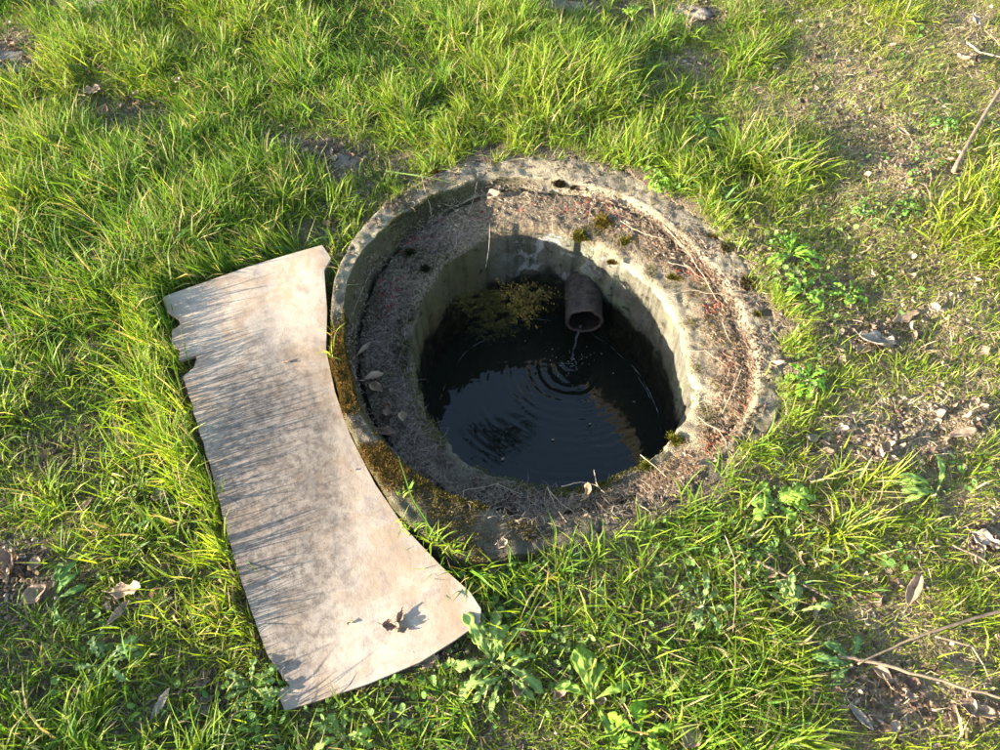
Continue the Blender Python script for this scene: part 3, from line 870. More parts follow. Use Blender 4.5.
def build_scraps():
    r = np.random.default_rng(55); V = []; T = []; C = []
    cols = [(.30, .21, .14), (.20, .13, .085), (.36, .28, .20), (.13, .085, .06)]
    def one(px, py, s):
        P0 = W(px, py, 0)
        if not allowed(P0[0], P0[1], .0, 0): return
        c0 = Vector((P0[0], P0[1], float(ground_z(P0[0], P0[1])) + r.uniform(.003, .016)))
        Rm = Matrix.Rotation(r.uniform(0, 6.28), 3, 'Z') @ Matrix.Rotation(r.normal(0, .5), 3, 'X') @ Matrix.Rotation(r.normal(0, .4), 3, 'Y')
        cu = r.uniform(.5, 2.2); as_ = r.uniform(.3, .8); b0 = len(V); nu, nv = 4, 6
        col = np.array(cols[r.integers(4)]) * r.uniform(.7, 1.3)
        for i in range(nu):
            for j in range(nv):
                a = (i / (nu - 1) - .5) * 2; b = (j / (nv - 1) - .5) * 2
                e = math.sqrt(max(.05, 1 - b * b * .9)) * (1 + r.uniform(-.2, .2) * (abs(a) > .9))
                V.append(c0 + Rm @ Vector((b * s, a * e * s * as_, s * (.35 * cu * b * b + .4 * a * a + .10 * r.normal())))); C.append(col * (1 + .2 * r.normal()))
        for i in range(nu - 1):
            for j in range(nv - 1):
                q = b0 + i * nv + j; T.append([q, q + 1, q + nv + 1]); T.append([q, q + nv + 1, q + nv])
    for (cx, cy, rx, ry, v) in BARE:
        for _ in range(int(16 * v)): one(cx + r.normal() * rx * .55, cy + r.normal() * ry * .55, r.uniform(.006, .017))
    for _ in range(260): one(r.uniform(730, 1010), r.uniform(0, 750), r.uniform(.005, .014))
    for _ in range(130): one(r.uniform(0, 740), r.uniform(0, 750), r.uniform(.005, .013))
    tag(link('leaf_scraps', np_mesh('scraps', np.array([list(v) for v in V]), np.array(T), np.clip(np.array(C), 0, 1), smooth=True), M_fibre), 'torn scraps of dead brown leaves caught among the grass', 'leaf scraps', kind='stuff')
build_scraps()

# ------------------------------------------------------------------ growth and litter on the concrete
def polar_pts(n, a0, a1, f0, f1, seed, thr=None, ns=10, kk=3):
    """random points on the concrete between angles a0..a1 (deg) and radial fractions f0..f1
       (0 hole edge, 1 crease, 2 lip edge, 3 outer edge)"""
    r = np.random.default_rng(seed)
    f = r.uniform(f0, f1, n); sp_ = (a1 - a0) * .16
    a = np.radians(r.uniform(a0, a1, n) + r.normal(0, sp_ * .5, n)); f = np.clip(f + r.normal(0, (f1 - f0) * .07, n), 0.01, 2.97)
    rr = np.where(f < 1, D(a) + (Cc(a) - D(a)) * f, np.where(f < 2, Cc(a) + (B(a) - Cc(a)) * (f - 1), B(a) + (A(a) - B(a)) * (f - 2)))
    x = HC[0] + rr * np.cos(a); y = HC[1] + rr * np.sin(a)
    if thr is not None:
        k = fbm(x, y, ns, kk, 3) + r.normal(0, .10, n) > thr
        a, rr, x, y = a[k], rr[k], x[k], y[k]
    return x, y, ring_z(a, rr), a
def lay(name, parts, label, cat, mat, seed=5, n=3):
    X = [np.concatenate([p[i] for p in parts]) for i in range(3)]
    N = len(X[0]); r = np.random.default_rng(seed)
    L = np.concatenate([p[3] for p in parts]); wd = np.concatenate([p[4] for p in parts]); col = np.concatenate([p[5] for p in parts]); up = np.concatenate([p[6] for p in parts])
    a0 = np.where(up, r.uniform(.1, .9, N), r.uniform(1.25, 1.6, N)); a1 = np.where(up, r.uniform(.4, 1.4, N), r.uniform(1.4, 1.75, N))
    o = blades(name, X[0], X[1], X[2] + .001 + np.where(up, -.001, r.uniform(0, .006, N)), r.uniform(0, 6.283, N), L, wd, a0, a1, col, mat, n, .5, None, seed)
    tag(o, label, cat, kind='stuff')
def part(pts, Lr, wr, c1, c2, up, seed):
    x, y, z, a = pts; N = len(x); r = np.random.default_rng(seed)
    k = r.random((N, 1)); c = (np.array(c1) * (1 - k) + np.array(c2) * k) * r.uniform(.7, 1.25, (N, 1))
    return (x, y, z, r.uniform(*Lr, N), r.uniform(*wr, N), c, np.full(N, up))
moss_parts = [
    part(polar_pts(26000, 182, 226, 1.5, 3.0, 1, -.42), (.003, .008), (.0012, .0026), (.21, .115, .028), (.09, .075, .018), True, 1),
    part(polar_pts(9000, 228, 262, 1.3, 3.0, 2, -.05), (.004, .010), (.0015, .003), (.14, .10, .025), (.08, .07, .018), True, 2),
    part(polar_pts(5000, 120, 190, .1, 1.0, 31, .18, 12, 2), (.003, .008), (.0012, .003), (.035, .04, .012), (.07, .065, .018), True, 31),
    part(polar_pts(12000, 118, 190, 1.0, 1.75, 3, -.12), (.004, .009), (.0012, .003), (.05, .055, .012), (.09, .08, .02), True, 3),
    part(polar_pts(6000, 90, 178, 2.0, 2.9, 4, .25), (.003, .008), (.0012, .003), (.18, .13, .03), (.10, .09, .02), True, 4),
    part(polar_pts(8000, 195, 300, 0.0, .30, 5, .0), (.003, .009), (.0012, .003), (.07, .075, .015), (.13, .12, .02), True, 5),
    part(polar_pts(16000, -70, 100, 0.02, 1.0, 6, .28, 22, 1), (.003, .008), (.0012, .003), (.10, .09, .015), (.17, .13, .03), True, 6),
    part(polar_pts(7000, -55, 90, 1.0, 2.9, 7, .34, 26, 2), (.003, .008), (.0012, .003), (.10, .09, .02), (.17, .12, .04), True, 7),
    part(polar_pts(5000, 130, 185, 0.0, .35, 8, .1), (.004, .009), (.0012, .003), (.03, .035, .01), (.06, .06, .015), True, 8)]
lay('collar_moss', moss_parts, 'golden brown and olive moss creeping over the collar and ledge of the well', 'moss', M_moss, 5, 2)
root_parts = [
    part(polar_pts(5200, 112, 205, .12, 1.0, 11, .05), (.010, .045), (.0004, .0009), (.13, .09, .07), (.38, .30, .25), False, 11),
    part(polar_pts(2400, 200, 268, .15, 1.3, 12, -.02), (.012, .05), (.0005, .0011), (.16, .115, .09), (.38, .30, .24), False, 12),
    part(polar_pts(1500, 60, 120, .2, 1.3, 13, -.1), (.010, .045), (.0005, .0011), (.40, .31, .20), (.5, .4, .27), False, 13),
    part(polar_pts(3600, -60, 62, .35, 1.35, 14, -.15), (.008, .035), (.0006, .0014), (.40, .28, .17), (.28, .17, .10), False, 14),
    part(polar_pts(1200, 250, 305, .3, 2.0, 15, -.1), (.012, .045), (.0006, .0012), (.42, .33, .22), (.28, .2, .13), False, 15),
    part(polar_pts(700, 20, 120, 1.5, 3.0, 16, 0.1), (.012, .045), (.0006, .0012), (.42, .33, .22), (.3, .22, .14), False, 16)]
lay('dry_roots', root_parts, 'web of fine dry roots and pine needles matted over the well ledge', 'roots', M_fibre, 6, 4)
def build_chips():
    r = np.random.default_rng(31); V = []; T = []; C = []
    sets = [(1100, -45, 40, .55, 1.1, [(.30, .07, .035), (.36, .10, .05), (.20, .07, .04)], .15, 41), (3600, -60, 60, .5, 1.3, [(.20, .13, .08), (.12, .08, .05), (.34, .25, .16)], -.1, 42),
            (330, 110, 165, .4, 1.0, [(.28, .05, .04), (.2, .06, .045)], .1, 43), (160, 60, 100, .3, 1.0, [(.30, .07, .04)], .1, 44), (3600, 130, 265, .3, 1.4, [(.12, .075, .05), (.07, .045, .03), (.2, .14, .1)], -.2, 45), (700, 62, 130, .45, 1.25, [(.2, .15, .1), (.36, .28, .2)], -.2, 46), (900, 100, 200, 1.0, 1.5, [(.1, .07, .05), (.2, .14, .1)], -.2, 47), (1500, -60, 75, 1.0, 2.3, [(.20, .14, .09), (.11, .08, .05), (.28, .20, .13)], .02, 40), (900, 255, 310, .2, 2.2, [(.13, .09, .06), (.22, .16, .11)], -.2, 48), (1600, 0, 150, 2.2, 3.0, [(.20, .15, .10), (.11, .08, .055)], .0, 49)]
    for (n, a0, a1, f0, f1, cols, thr, sd_) in sets:
        x, y, z, a = polar_pts(n, a0, a1, f0, f1, sd_, thr, 16, sd_ % 8)
        for i in range(len(x)):
            s = r.uniform(.0015, .0055); Rm = Matrix.Rotation(r.uniform(0, 6.28), 3, 'Z') @ Matrix.Rotation(r.normal(0, .5), 3, 'X')
            b0 = len(V); c0 = Vector((x[i], y[i], z[i] + .002))
            V.append(c0 + Rm @ Vector((0, 0, s * .5)))
            el = r.uniform(.25, .9)
            for k in range(5):
                q = 6.283 * k / 5; m_ = s * r.uniform(.7, 1.3); V.append(c0 + Rm @ Vector((m_ * math.cos(q) * 1.4, m_ * el * math.sin(q), 0)))
            for k in range(5): T.append([b0, b0 + 1 + k, b0 + 1 + (k + 1) % 5])
            C.extend([np.array(cols[r.integers(len(cols))]) * r.uniform(.6, 1.3)] * 6)
    tag(link('ledge_litter', np_mesh('chips', np.array([list(v) for v in V]), np.array(T), np.array(C)), M_fibre), 'reddish and brown bud scales and bark crumbs lying on the well ledge', 'litter', kind='stuff')
build_chips()

# hanging moss on the far wall
def wall_point(px, py):
    """point of the shaft wall seen at a pixel"""
    best = None
    for z in np.linspace(-.02, ZW, 200):
        p = W(px, py, z); a, r = polar(p[0], p[1])
        if r <= float(D(a)) * (.5) + float(DM) * .5 + .0: best = (p, float(a), z); break
    return best
DM = D(np.linspace(-PI, PI, 512)).mean()
def build_wall_moss():
    r = np.random.default_rng(5); X = []; Cc_ = []
    for (cx, cy, rx, ry, n, c) in [(500,310,24,15,8000,(.040,.036,.010)),(492,328,18,10,1500,(.022,.022,.008)),(470,302,16,8,1500,(.045,.042,.012)),(526,296,20,9,1500,(.032,.03,.01))]:
        for _ in range(n):
            a_, b_ = r.normal(0, .6, 2)
            if fbm(a_ * 2, b_ * 2, 1.3, 4, 3) < -.15: continue
            w_ = wall_point(cx + a_ * rx, cy + b_ * ry)
            if w_ is None: continue
            X.append((*w_[0], w_[1])); Cc_.append(np.array(c) * r.uniform(.4, 1.5))
    X = np.array(X); N = len(X)
    az = X[:, 3] + PI + r.normal(0, .7, N)
    blades('wall_moss', X[:, 0] + .006 * np.cos(X[:, 3]), X[:, 1] + .006 * np.sin(X[:, 3]), X[:, 2], az, r.uniform(.004, .013, N), r.uniform(.0010, .0020, N), r.uniform(1.0, 1.6, N), r.uniform(1.8, 2.9, N), np.array(Cc_), M_moss, 3, .8, None, 6)
    tag(bpy.data.objects['wall_moss'], 'olive moss hanging from the inner wall of the well beside the pipe', 'moss', kind='stuff')
build_wall_moss()

# moss cushions one can count
def moss_cushion(px, py, r0, label, c=(.13, .11, .02), z=None):
    p = hit(px, py, .003); zz = p[2] - .003
    r = np.random.default_rng(int(px * 7 + py)); N = int(900 * min(2.2, (r0 / .016) ** 2))
    q = r.uniform(0, 6.283, N); f = np.sqrt(r.random(N)); ph = r.uniform(0, 6.28)
    lob = (1 + .25 * np.sin(2 * q + ph) + .15 * np.sin(3 * q + 2 * ph) + .08 * np.sin(7 * q)) * np.where(r.random(N) < .2, 1.6, 1)
    x = f * r0 * lob * np.cos(q); y = f * r0 * lob * .8 * np.sin(q); z = r0 * .34 * (1 - f ** 2)
    col = np.array(c) * r.uniform(.4, 1.5, (N, 1))
    o = blades('moss_cushion', x, y, z, q, r.uniform(.003, .0075, N), r.uniform(.0012, .0026, N), f * 1.0, f * 1.3 + .3, col, M_moss, 2, .7, None, int(px))
    # solid core
    bm = bmesh.new(); bmesh.ops.create_icosphere(bm, subdivisions=3, radius=1.0)
    for v in bm.verts:
        qq = math.atan2(v.co.y, v.co.x); l = 1 + .25 * math.sin(2 * qq + ph) + .15 * math.sin(3 * qq + 2 * ph)
        v.co = Vector((v.co.x * r0 * l, v.co.y * r0 * .8 * l, v.co.z * r0 * .34))
    me = bpy.data.meshes.new('core'); bm.to_mesh(me); bm.free()
    at = me.color_attributes.new('Col', 'FLOAT_COLOR', 'POINT')
    at.data.foreach_set('color', np.tile(np.array([c[0] * .5, c[1] * .5, c[2] * .5, 1], np.float32), len(me.vertices)))
    k = link('moss_core', me, M_moss, o)
    o.location = (p[0], p[1], zz)
    tag(o, label, 'moss', 'moss cushions on the well rim')
for a in [(560,183,.020,'dark moss cushion at the very back of the well collar',(.05,.04,.02)),(575,187,.012,'small dark moss cushion just right of the rearmost one',(.06,.05,.02)),
          (580,236,.022,'olive moss cushion on the hole edge straight behind the pipe',(.11,.10,.015)),(603,222,.026,'large golden olive moss cushion on the ledge behind the pipe, near red leaf scraps',(.16,.12,.02)),
          (625,241,.018,'moss cushion on the hole edge to the right of the two behind the pipe',(.13,.12,.015)),(612,262,.011,'small brown moss tuft at the shaded hole edge right of the pipe',(.15,.10,.02)),
          (674,277,.014,'upright oval moss tuft alone on the pale right part of the ledge',(.13,.11,.015)),(727,248,.016,'round dark moss cushion on the outer collar at the upper right',(.09,.08,.03)),
          (714,237,.013,'tall brown moss tuft casting a shadow on the upper right collar',(.17,.11,.03)),(748,283,.026,'broad dark brown moss mat on the right collar beside the leafy weed',(.09,.065,.03)),
          (758,314,.012,'narrow moss tuft on the right lip below the broad moss mat',(.10,.09,.02)),(676,440,.016,'olive moss cushion on the lower right hole edge',(.15,.14,.015)),
          (648,466,.014,'greenish moss tuft hanging at the near right hole edge',(.11,.12,.015)),(540,255,.010,'small black moss spot',(.03,.03,.01)),
          (410,252,.014,'dark moss clump between roots on the left ledge',(.035,.04,.012)),(425,268,.013,'green black moss clump on the upper left hole edge',(.03,.035,.012)),(437,172,.016,'golden moss tuft on the upper left lip of the collar',(.2,.13,.02))]:
    if a[0] == 540: continue
    moss_cushion(*a)

# ------------------------------------------------------------------ fallen leaves
def leaf_mesh(name, L, Wd, curl=.6, cup=.5, lobes=0, seed=0, shape='oval', fold=0.0, twist=0.0):
    r = random.Random(seed); nu, nv = 7, 15
    V = []; xx = yy = 0.0; a = -curl * .5; st = L / (nv - 1); zz = 0
    zc = 0.0; xc = 0.0
    for j in range(nv):
        t = j / (nv - 1)
        w0 = {'oval': math.sin(PI * min(.985, max(.015, t)) ** .85) ** .8, 'long': math.sin(PI * min(.98, max(.02, t))) ** .6, 'torn': (.75 + .25 * math.sin(9 * t + seed)) * math.sin(PI * min(.95, max(.05, t))) ** .4}[shape]
        if lobes: w0 *= 1 + .32 * math.sin(lobes * PI * 2 * t + 1)
        for i in range(nu):
            s = (i / (nu - 1) - .5) * 2
            wob = (r.uniform(-.16, .10) if shape == 'torn' else r.uniform(-.05, .05)) * (1 if abs(s) > .9 else .2)
            yv = s * Wd * .5 * (w0 + wob)
            zv = cup * (abs(s) ** 1.6) * Wd * .5 * w0 + fold * abs(s) * Wd * .5 * w0 + .05 * Wd * math.sin(6 * t + 5 * s + seed) + Wd * .10 * float(fbm(t * 3 + seed, s * 1.3, 1.4, 2, 3))
            tw = twist * (t - .5)
            V.append((xc + -math.sin(a) * zv * .6, yv * math.cos(tw) - zv * math.sin(tw), zc + zv * math.cos(tw) + yv * math.sin(tw)))
        a += curl / (nv - 1) * (1 + .5 * math.sin(3 * t + seed))
        xc += st * math.cos(a); zc += st * math.sin(a)
    V = np.array(V); V[:, 0] -= V[:, 0].mean(); V[:, 2] -= V[:, 2].min() - .001
    F = []
    for j in range(nv - 1):
        for i in range(nu - 1): q = j * nu + i; F.append([q, q + 1, q + nu + 1, q + nu])
    me = np_mesh(name, V, np.array(F), smooth=True)
    return me, V
def solid(me_obj, t=.0006):
    md = me_obj.modifiers.new('thickness', 'SOLIDIFY'); md.thickness = t
def fallen(px, py, L, Wd, deg, mat, label, curl=.9, cup=.5, lobes=0, shape='oval', lift=.004, tilt=(0, 0), stalk=True, fold=0.0, zbase=None, group='fallen dry leaves'):
    sd_ = int(px * 3 + py)
    me, V = leaf_mesh('leaf', L, Wd, curl, cup, lobes, sd_, shape, fold, random.uniform(-.5, .5))
    z = zbase
    if z is None:
        p = hit(px, py, lift); z = p[2] - lift; CLEAR.append((px, py, 5 + L * 150))
    p = W(px, py, z + lift)
    r = empty('fallen_leaf', (p[0], p[1], z + lift), math.radians(deg))
    r.rotation_euler = (math.radians(tilt[0]), math.radians(tilt[1]), math.radians(deg))
    b = link('blade', me, mat, r); solid(b)
    if stalk:
        e = V[:7].mean(0); q = V[7:14].mean(0); d = (e - q); d /= np.linalg.norm(d) + 1e-9
        f = V.reshape(15, 7, 3)[:, 3]
        pts = [tuple(f[k] + [0, 0, .0008]) for k in (12, 8, 4, 0)] + [tuple(e + d * L * .12), tuple(e + d * L * .28 + [0, L * .04, L * .03])]
        link('stalk', tube_mesh('stalk', pts, [.0003, .0005, .0007, .0009, .0009, .001], 5), M_stalk if mat in (M_tan,) else mat, r)
    tag(r, label, 'leaf', group)
    return r
LV = [
 (103,262,.105,.042,-40,M_brown,'folded brown leaf lying deep in the grass left of the board top','long',.4,.3,.9,.035),
 (93,92,.060,.050,10,M_pale,'pale broad dead leaf on bare soil near the upper left','torn',.6,.4,0,.012),
 (105,113,.050,.035,70,M_brown,'small brown leaf just below the pale one near the upper left','oval',1.4,.8,0,.012),
 (25,73,.070,.050,60,M_grey,'crumpled whitish grey leaf on the bare spot at the upper left edge','torn',1.6,.9,0,.014),
 (48,103,.040,.024,80,M_pale,'little upright tan leaf right of the upper left bare spot','long',1.0,.5,0,.02),
 (178,82,.032,.022,30,M_pale,'small cream curled leaf in the tall grass near the top left','oval',1.8,.8,0,.03),
 (143,228,.040,.026,-60,M_tan,'small orange tan leaf in the grass above the board left corner','oval',1.4,.7,0,.03),
 (118,221,.055,.030,100,M_grey,'greyish leaf beside the small orange tan leaf above the board','torn',.8,.5,0,.02),
 (365,349,.050,.015,52,M_pale,'slender pale leaf on the left ledge, upper of two','long',.5,.5,.3,.010),
 (374,378,.054,.021,28,M_pale,'pale folded leaf on the left ledge below the slender one','long',.6,.5,.9,.012),
 (376,389,.045,.028,-30,M_brown,'dark brown curled leaf under the pale folded one','oval',1.8,.9,0,.006),
 (389,410,.045,.030,75,M_brown,'reddish brown leaf curling in the joint of the lower left ledge','torn',1.6,.8,0,.008),
 (403,417,.034,.024,100,M_tan,'small pinkish brown cupped leaf on the lower left ledge','oval',1.2,1.0,0,.010),
 (386,434,.055,.036,-15,M_brown,'largest brown leaf of the heap in the lower left joint','torn',1.2,.7,0,.008),
 (494,197,.044,.036,20,M_pale,'pinkish pale round leaf on the upper ledge','oval',.8,.8,0,.010),
 (524,196,.036,.016,40,M_pale,'narrow cream curled leaf on the upper ledge right of the round one','long',1.5,.8,0,.012),
 (580,191,.040,.020,10,M_brown,'red brown curled leaf beside the rearmost moss cushion','long',1.3,.9,0,.008),
 (612,204,.042,.018,-15,M_brown,'brown narrow leaf on the back ledge right of the red brown one','long',.8,.8,.4,.010),
 (706,463,.055,.024,22,M_pale,'pale pink leaf on the lower right ledge near the grass','torn',.9,.8,0,.010),
 (588,493,.055,.022,65,M_tan,'orange tan curled leaf standing on the near hole edge','torn',2.2,.9,0,.010),
 (777,366,.045,.020,-25,M_pale,'pale curled leaf on the right collar beside the small bright weed','long',1.8,.9,0,.008),
 (426,660,.055,.036,15,M_pale,'cream leaf tucked under the near edge of the board','torn',.7,.4,0,.012),
 (420,648,.035,.008,40,M_brown,'thin red brown curled strip at the near edge of the board','long',1.4,.4,0,.030),
 (37,594,.060,.036,40,M_tan,'tan leaf beside the dark bare patch at the lower left','oval',.9,.6,0,.020),
 (12,562,.060,.042,110,M_brown,'dark brown leaf in the bare patch at the left edge','torn',1.3,.8,0,.010),
 (130,590,.075,.042,5,M_tan,'broad light brown leaf in the grass left of the board middle','torn',.7,.5,0,.022),
 (120,612,.060,.016,60,M_tan,'narrow tan leaf below the broad light brown one','long',.8,.5,.3,.020),
 (85,507,.055,.014,52,M_tan,'narrow orange brown leaf standing in the left grass','long',.8,.5,.3,.025),
 (162,703,.065,.016,62,M_grey,'thin grey leaf in the grass at the lower left','long',.7,.4,.3,.018),
 (160,497,.035,.028,0,M_tan,'small rounded tan leaf among the clover left of the board','oval',.9,.6,0,.020),
 (520,688,.070,.028,80,M_tan,'curled brown leaf standing upright in the grass below the board tip','long',2.2,.8,.2,.020),
 (690,736,.055,.040,50,M_tan,'tan leaf at the bottom edge of the photo right of the middle','oval',.7,.5,0,.018),
 (913,592,.085,.026,52,M_tan,'long pointed tan leaf in the grass at the lower right','long',.5,.4,.6,.028),
 (875,344,.100,.055,-8,M_grey,'large crumpled pale leaf right of the well','torn',1.5,.7,0,.012),
 (905,318,.095,.038,25,M_tan,'flat brownish leaf behind the large crumpled pale one','torn',.5,.3,0,.010),
 (934,309,.032,.028,0,M_pale,'small cream leaf at the end of the flat brownish one','oval',1.2,.7,0,.012),
 (862,352,.060,.040,40,M_tan,'brown crumpled leaf under the left end of the large pale one','torn',1.4,.8,0,.008),
 (885,448,.050,.036,50,M_tan,'curled orange tan leaf in the heap right of the well','torn',1.7,.8,0,.016),
 (871,460,.046,.024,-20,M_pale,'flat pinkish tan leaf at the front of the heap right of the well','torn',.6,.4,0,.012),
 (828,454,.036,.026,20,M_tan,'small brown cupped leaf left of the heap right of the well','oval',1.3,.8,0,.012),
 (962,434,.075,.024,14,M_pale,'pale narrow leaf in the dead grass near the right edge','long',.6,.5,.2,.012),
 (974,22,.055,.036,-70,M_grey,'pale curled leaf in the upper right corner, the higher one','torn',1.9,.9,0,.020),
 (966,60,.070,.050,20,M_pale,'broad cream leaf in the upper right corner beside the forked stem','torn',1.0,.6,0,.014),
 (902,133,.060,.020,-60,M_pale,'pale narrow leaf above the tip of the leaning stick','long',.9,.5,.3,.012),
 (946,160,.045,.026,-45,M_tan,'orange tan leaf touching the foot of the leaning stick','torn',1.0,.7,0,.012),
 (981,352,.050,.030,20,M_tan,'tan crumpled leaf near the right edge below the green tuft','torn',1.4,.8,0,.012),
 (984,540,.065,.042,-30,M_grey,'grey curved dead leaf at the right edge','torn',.8,.5,0,.012),
 (860,718,.060,.018,-62,M_grey,'narrow grey leaf in the bare patch at the lower right','long',.7,.5,.2,.010),
 (882,674,.036,.026,-40,M_pale,'pinkish cupped leaf just below the long twig','oval',1.1,.9,0,.012),
 (895,688,.050,.030,-35,M_tan,'tan leaf in the middle of the lower right bare patch','torn',1.2,.7,0,.010),
 (975,712,.065,.044,-20,M_tan,'broad brown leaf in the lower right corner','torn',.9,.6,0,.010),
 (758,722,.050,.022,75,M_tan,'tan leaf half hidden in the grass at the bottom right of centre','oval',.9,.6,0,.018),
 (768,575,.045,.026,0,M_tan,'tan leaf beside the short twig below the well','torn',1.1,.7,0,.012),
 (776,70,.034,.026,20,M_grey,'small whitish crumpled leaf in the short grass above the well right side','torn',1.6,.9,0,.010),
 (745,43,.026,.020,20,M_pale,'tiny cream leaf up and left of the small whitish one','oval',1.2,.8,0,.012),
 (892,46,.034,.018,0,M_pale,'tiny pale leaf in the yellowish grass at the upper right','oval',.9,.5,0,.014),
 (503,545,.030,.026,50,M_pale,'small cream curled leaf on the near collar','torn',1.6,.9,0,.008),
 (344,62,.030,.024,0,M_pale,'small pinkish leaf in the grass above the upper left collar','oval',1.2,.8,0,.014),
]
for (px, py, L, Wd, deg, mat, lab, shp, curl, cup, fold, lift) in LV:
    fallen(px, py, L, Wd, deg, mat, lab, curl, cup, 0, shp, lift, (random.uniform(-14, 14), random.uniform(-14, 10)), L > .045, fold)
# leaves on the board
for (px, py, L, Wd, deg, mat, lab, curl, tl) in [(401,616,.040,.018,70,M_brown,'dark curled leaf standing up on the near end of the board',2.6,(0,-25)),
        (392,627,.044,.028,-10,M_brown,'crumpled brown leaf lying flat on the board beside the curled one',1.4,(0,0)), (403,630,.026,.020,30,M_tan,'small tan scrap of leaf right of the crumpled one on the board',1.2,(0,0)),
        (350,623,.014,.010,30,M_tan,'tiny tan scrap alone on the board left of the crumpled leaf',.8,(0,0)),(286,363,.016,.013,0,M_brown,'tiny square brown chip on the upper part of the board',.2,(0,0)),
        (352,471,.008,.006,0,M_brown,'tiny dark speck near the concave edge of the board',.5,(0,0))]:
    fallen(px, py, L, Wd, deg, mat, lab, curl, .7, 0, 'torn', .0015, tl, L > .04, 0, board_z(px, py))
# floating bits
for (px, py, s, lab) in [(553,440,.007,'tiny cream leaf scrap floating left of the sky reflection in the well'),(503,459,.009,'pale scrap floating near the near left edge of the well water'),(545,389,.0,''),(426,360,.014,'small tan leaf stuck low on the left wall of the shaft'),(508,368,.0,''),(590,424,.006,'tiny pale speck floating right of centre on the well water'),(634,402,.005,'tiny pale speck by the right scum line of the well water')]:
    if s: fallen(px, py, s * 1.6, s, px % 90, M_pale, lab, .4, .3, 0, 'oval', .001, (0, 0), False, 0, ZW + .002, 'floating scraps')

# ------------------------------------------------------------------ broad-leaved weeds
def weed_leaf(L, Wd, seed, lobed=True, droop=.7, rise=.9):
    r = random.Random(seed); nv = 34; nu = 5; V = []
    x = z = 0.0; a = rise
    bend = r.uniform(-.25, .25)
    for j in range(nv):
        t = j / (nv - 1)
        env = (.12 + .88 * sstep(.12, .7, t)) * (1 - sstep(.84, 1.03, t))
        if lobed: env *= (.34 + .66 * abs(math.sin(t * PI * 6.5 + seed * 3)) ** .8) * (.85 + .3 * r.random()) if t < .80 else 1
        else: env *= .9 + .2 * r.random()
        env = float(env) + .02
        for i in range(nu):
            s = (i / (nu - 1) - .5) * 2
            V.append((x, bend * L * t * t + s * Wd * .5 * env, z + abs(s) ** 1.3 * Wd * .16 * env + .002 * math.sin(t * 22 + s * 2) * abs(s)))
        a -= (rise + droop) / (nv - 1); x += L / (nv - 1) * math.cos(a); z += L / (nv - 1) * math.sin(a)
    F = []
    for j in range(nv - 1):
        for i in range(nu - 1): q = j * nu + i; F.append([q, q + 1, q + nu + 1, q + nu])
    return np.array(V), np.array(F)
def weed(px, py, n, Lr, Wr, label, c=(.11, .21, .03), lobed=True, dirs=None, name='dandelion_plant', cat='weed', rise=.9, zoff=0.0):
    p = W(px, py, 0); z = float(ground_z(p[0], p[1])); zoff = .016; CLEAR.append((px, py, 6 + Lr[1] * 150))
    root = empty(name, (p[0], p[1], z + zoff)); r = random.Random(int(px + py * 5))
    ph = r.uniform(0, 6.28)
    for k in range(n + 3):
        L = r.uniform(*Lr); Wd = r.uniform(*Wr) * (.95 if lobed else .72); L *= .92
        V, F = weed_leaf(L, Wd, r.random(), lobed, r.uniform(.3, .9), rise * r.uniform(.6, 1.2))
        cc = np.array(c) * [1.45, 1.3, .9] * r.uniform(.75, 1.25); C = np.tile(cc, (len(V), 1))
        mid = np.arange(len(V)) % 5 == 2; C[mid] = C[mid] * 1.5 + .02
        o = link('leaf', np_mesh('leaf', V, F, C, smooth=True), M_leaf, root); solid(o, .0005)
        dg = math.radians(dirs[k % len(dirs)] + r.uniform(-12, 12)) if dirs else ph + k * 2.4 + r.uniform(-.3, .3)
        o.rotation_euler = (r.uniform(-.25, .25), 0, dg)
    core = link('crown', tube_mesh('crown', [(0, 0, -.034), (0, 0, .002), (0, 0, .008)], [.005, .0055, .002], 7), M_stalk, root)
    tag(root, label, cat)
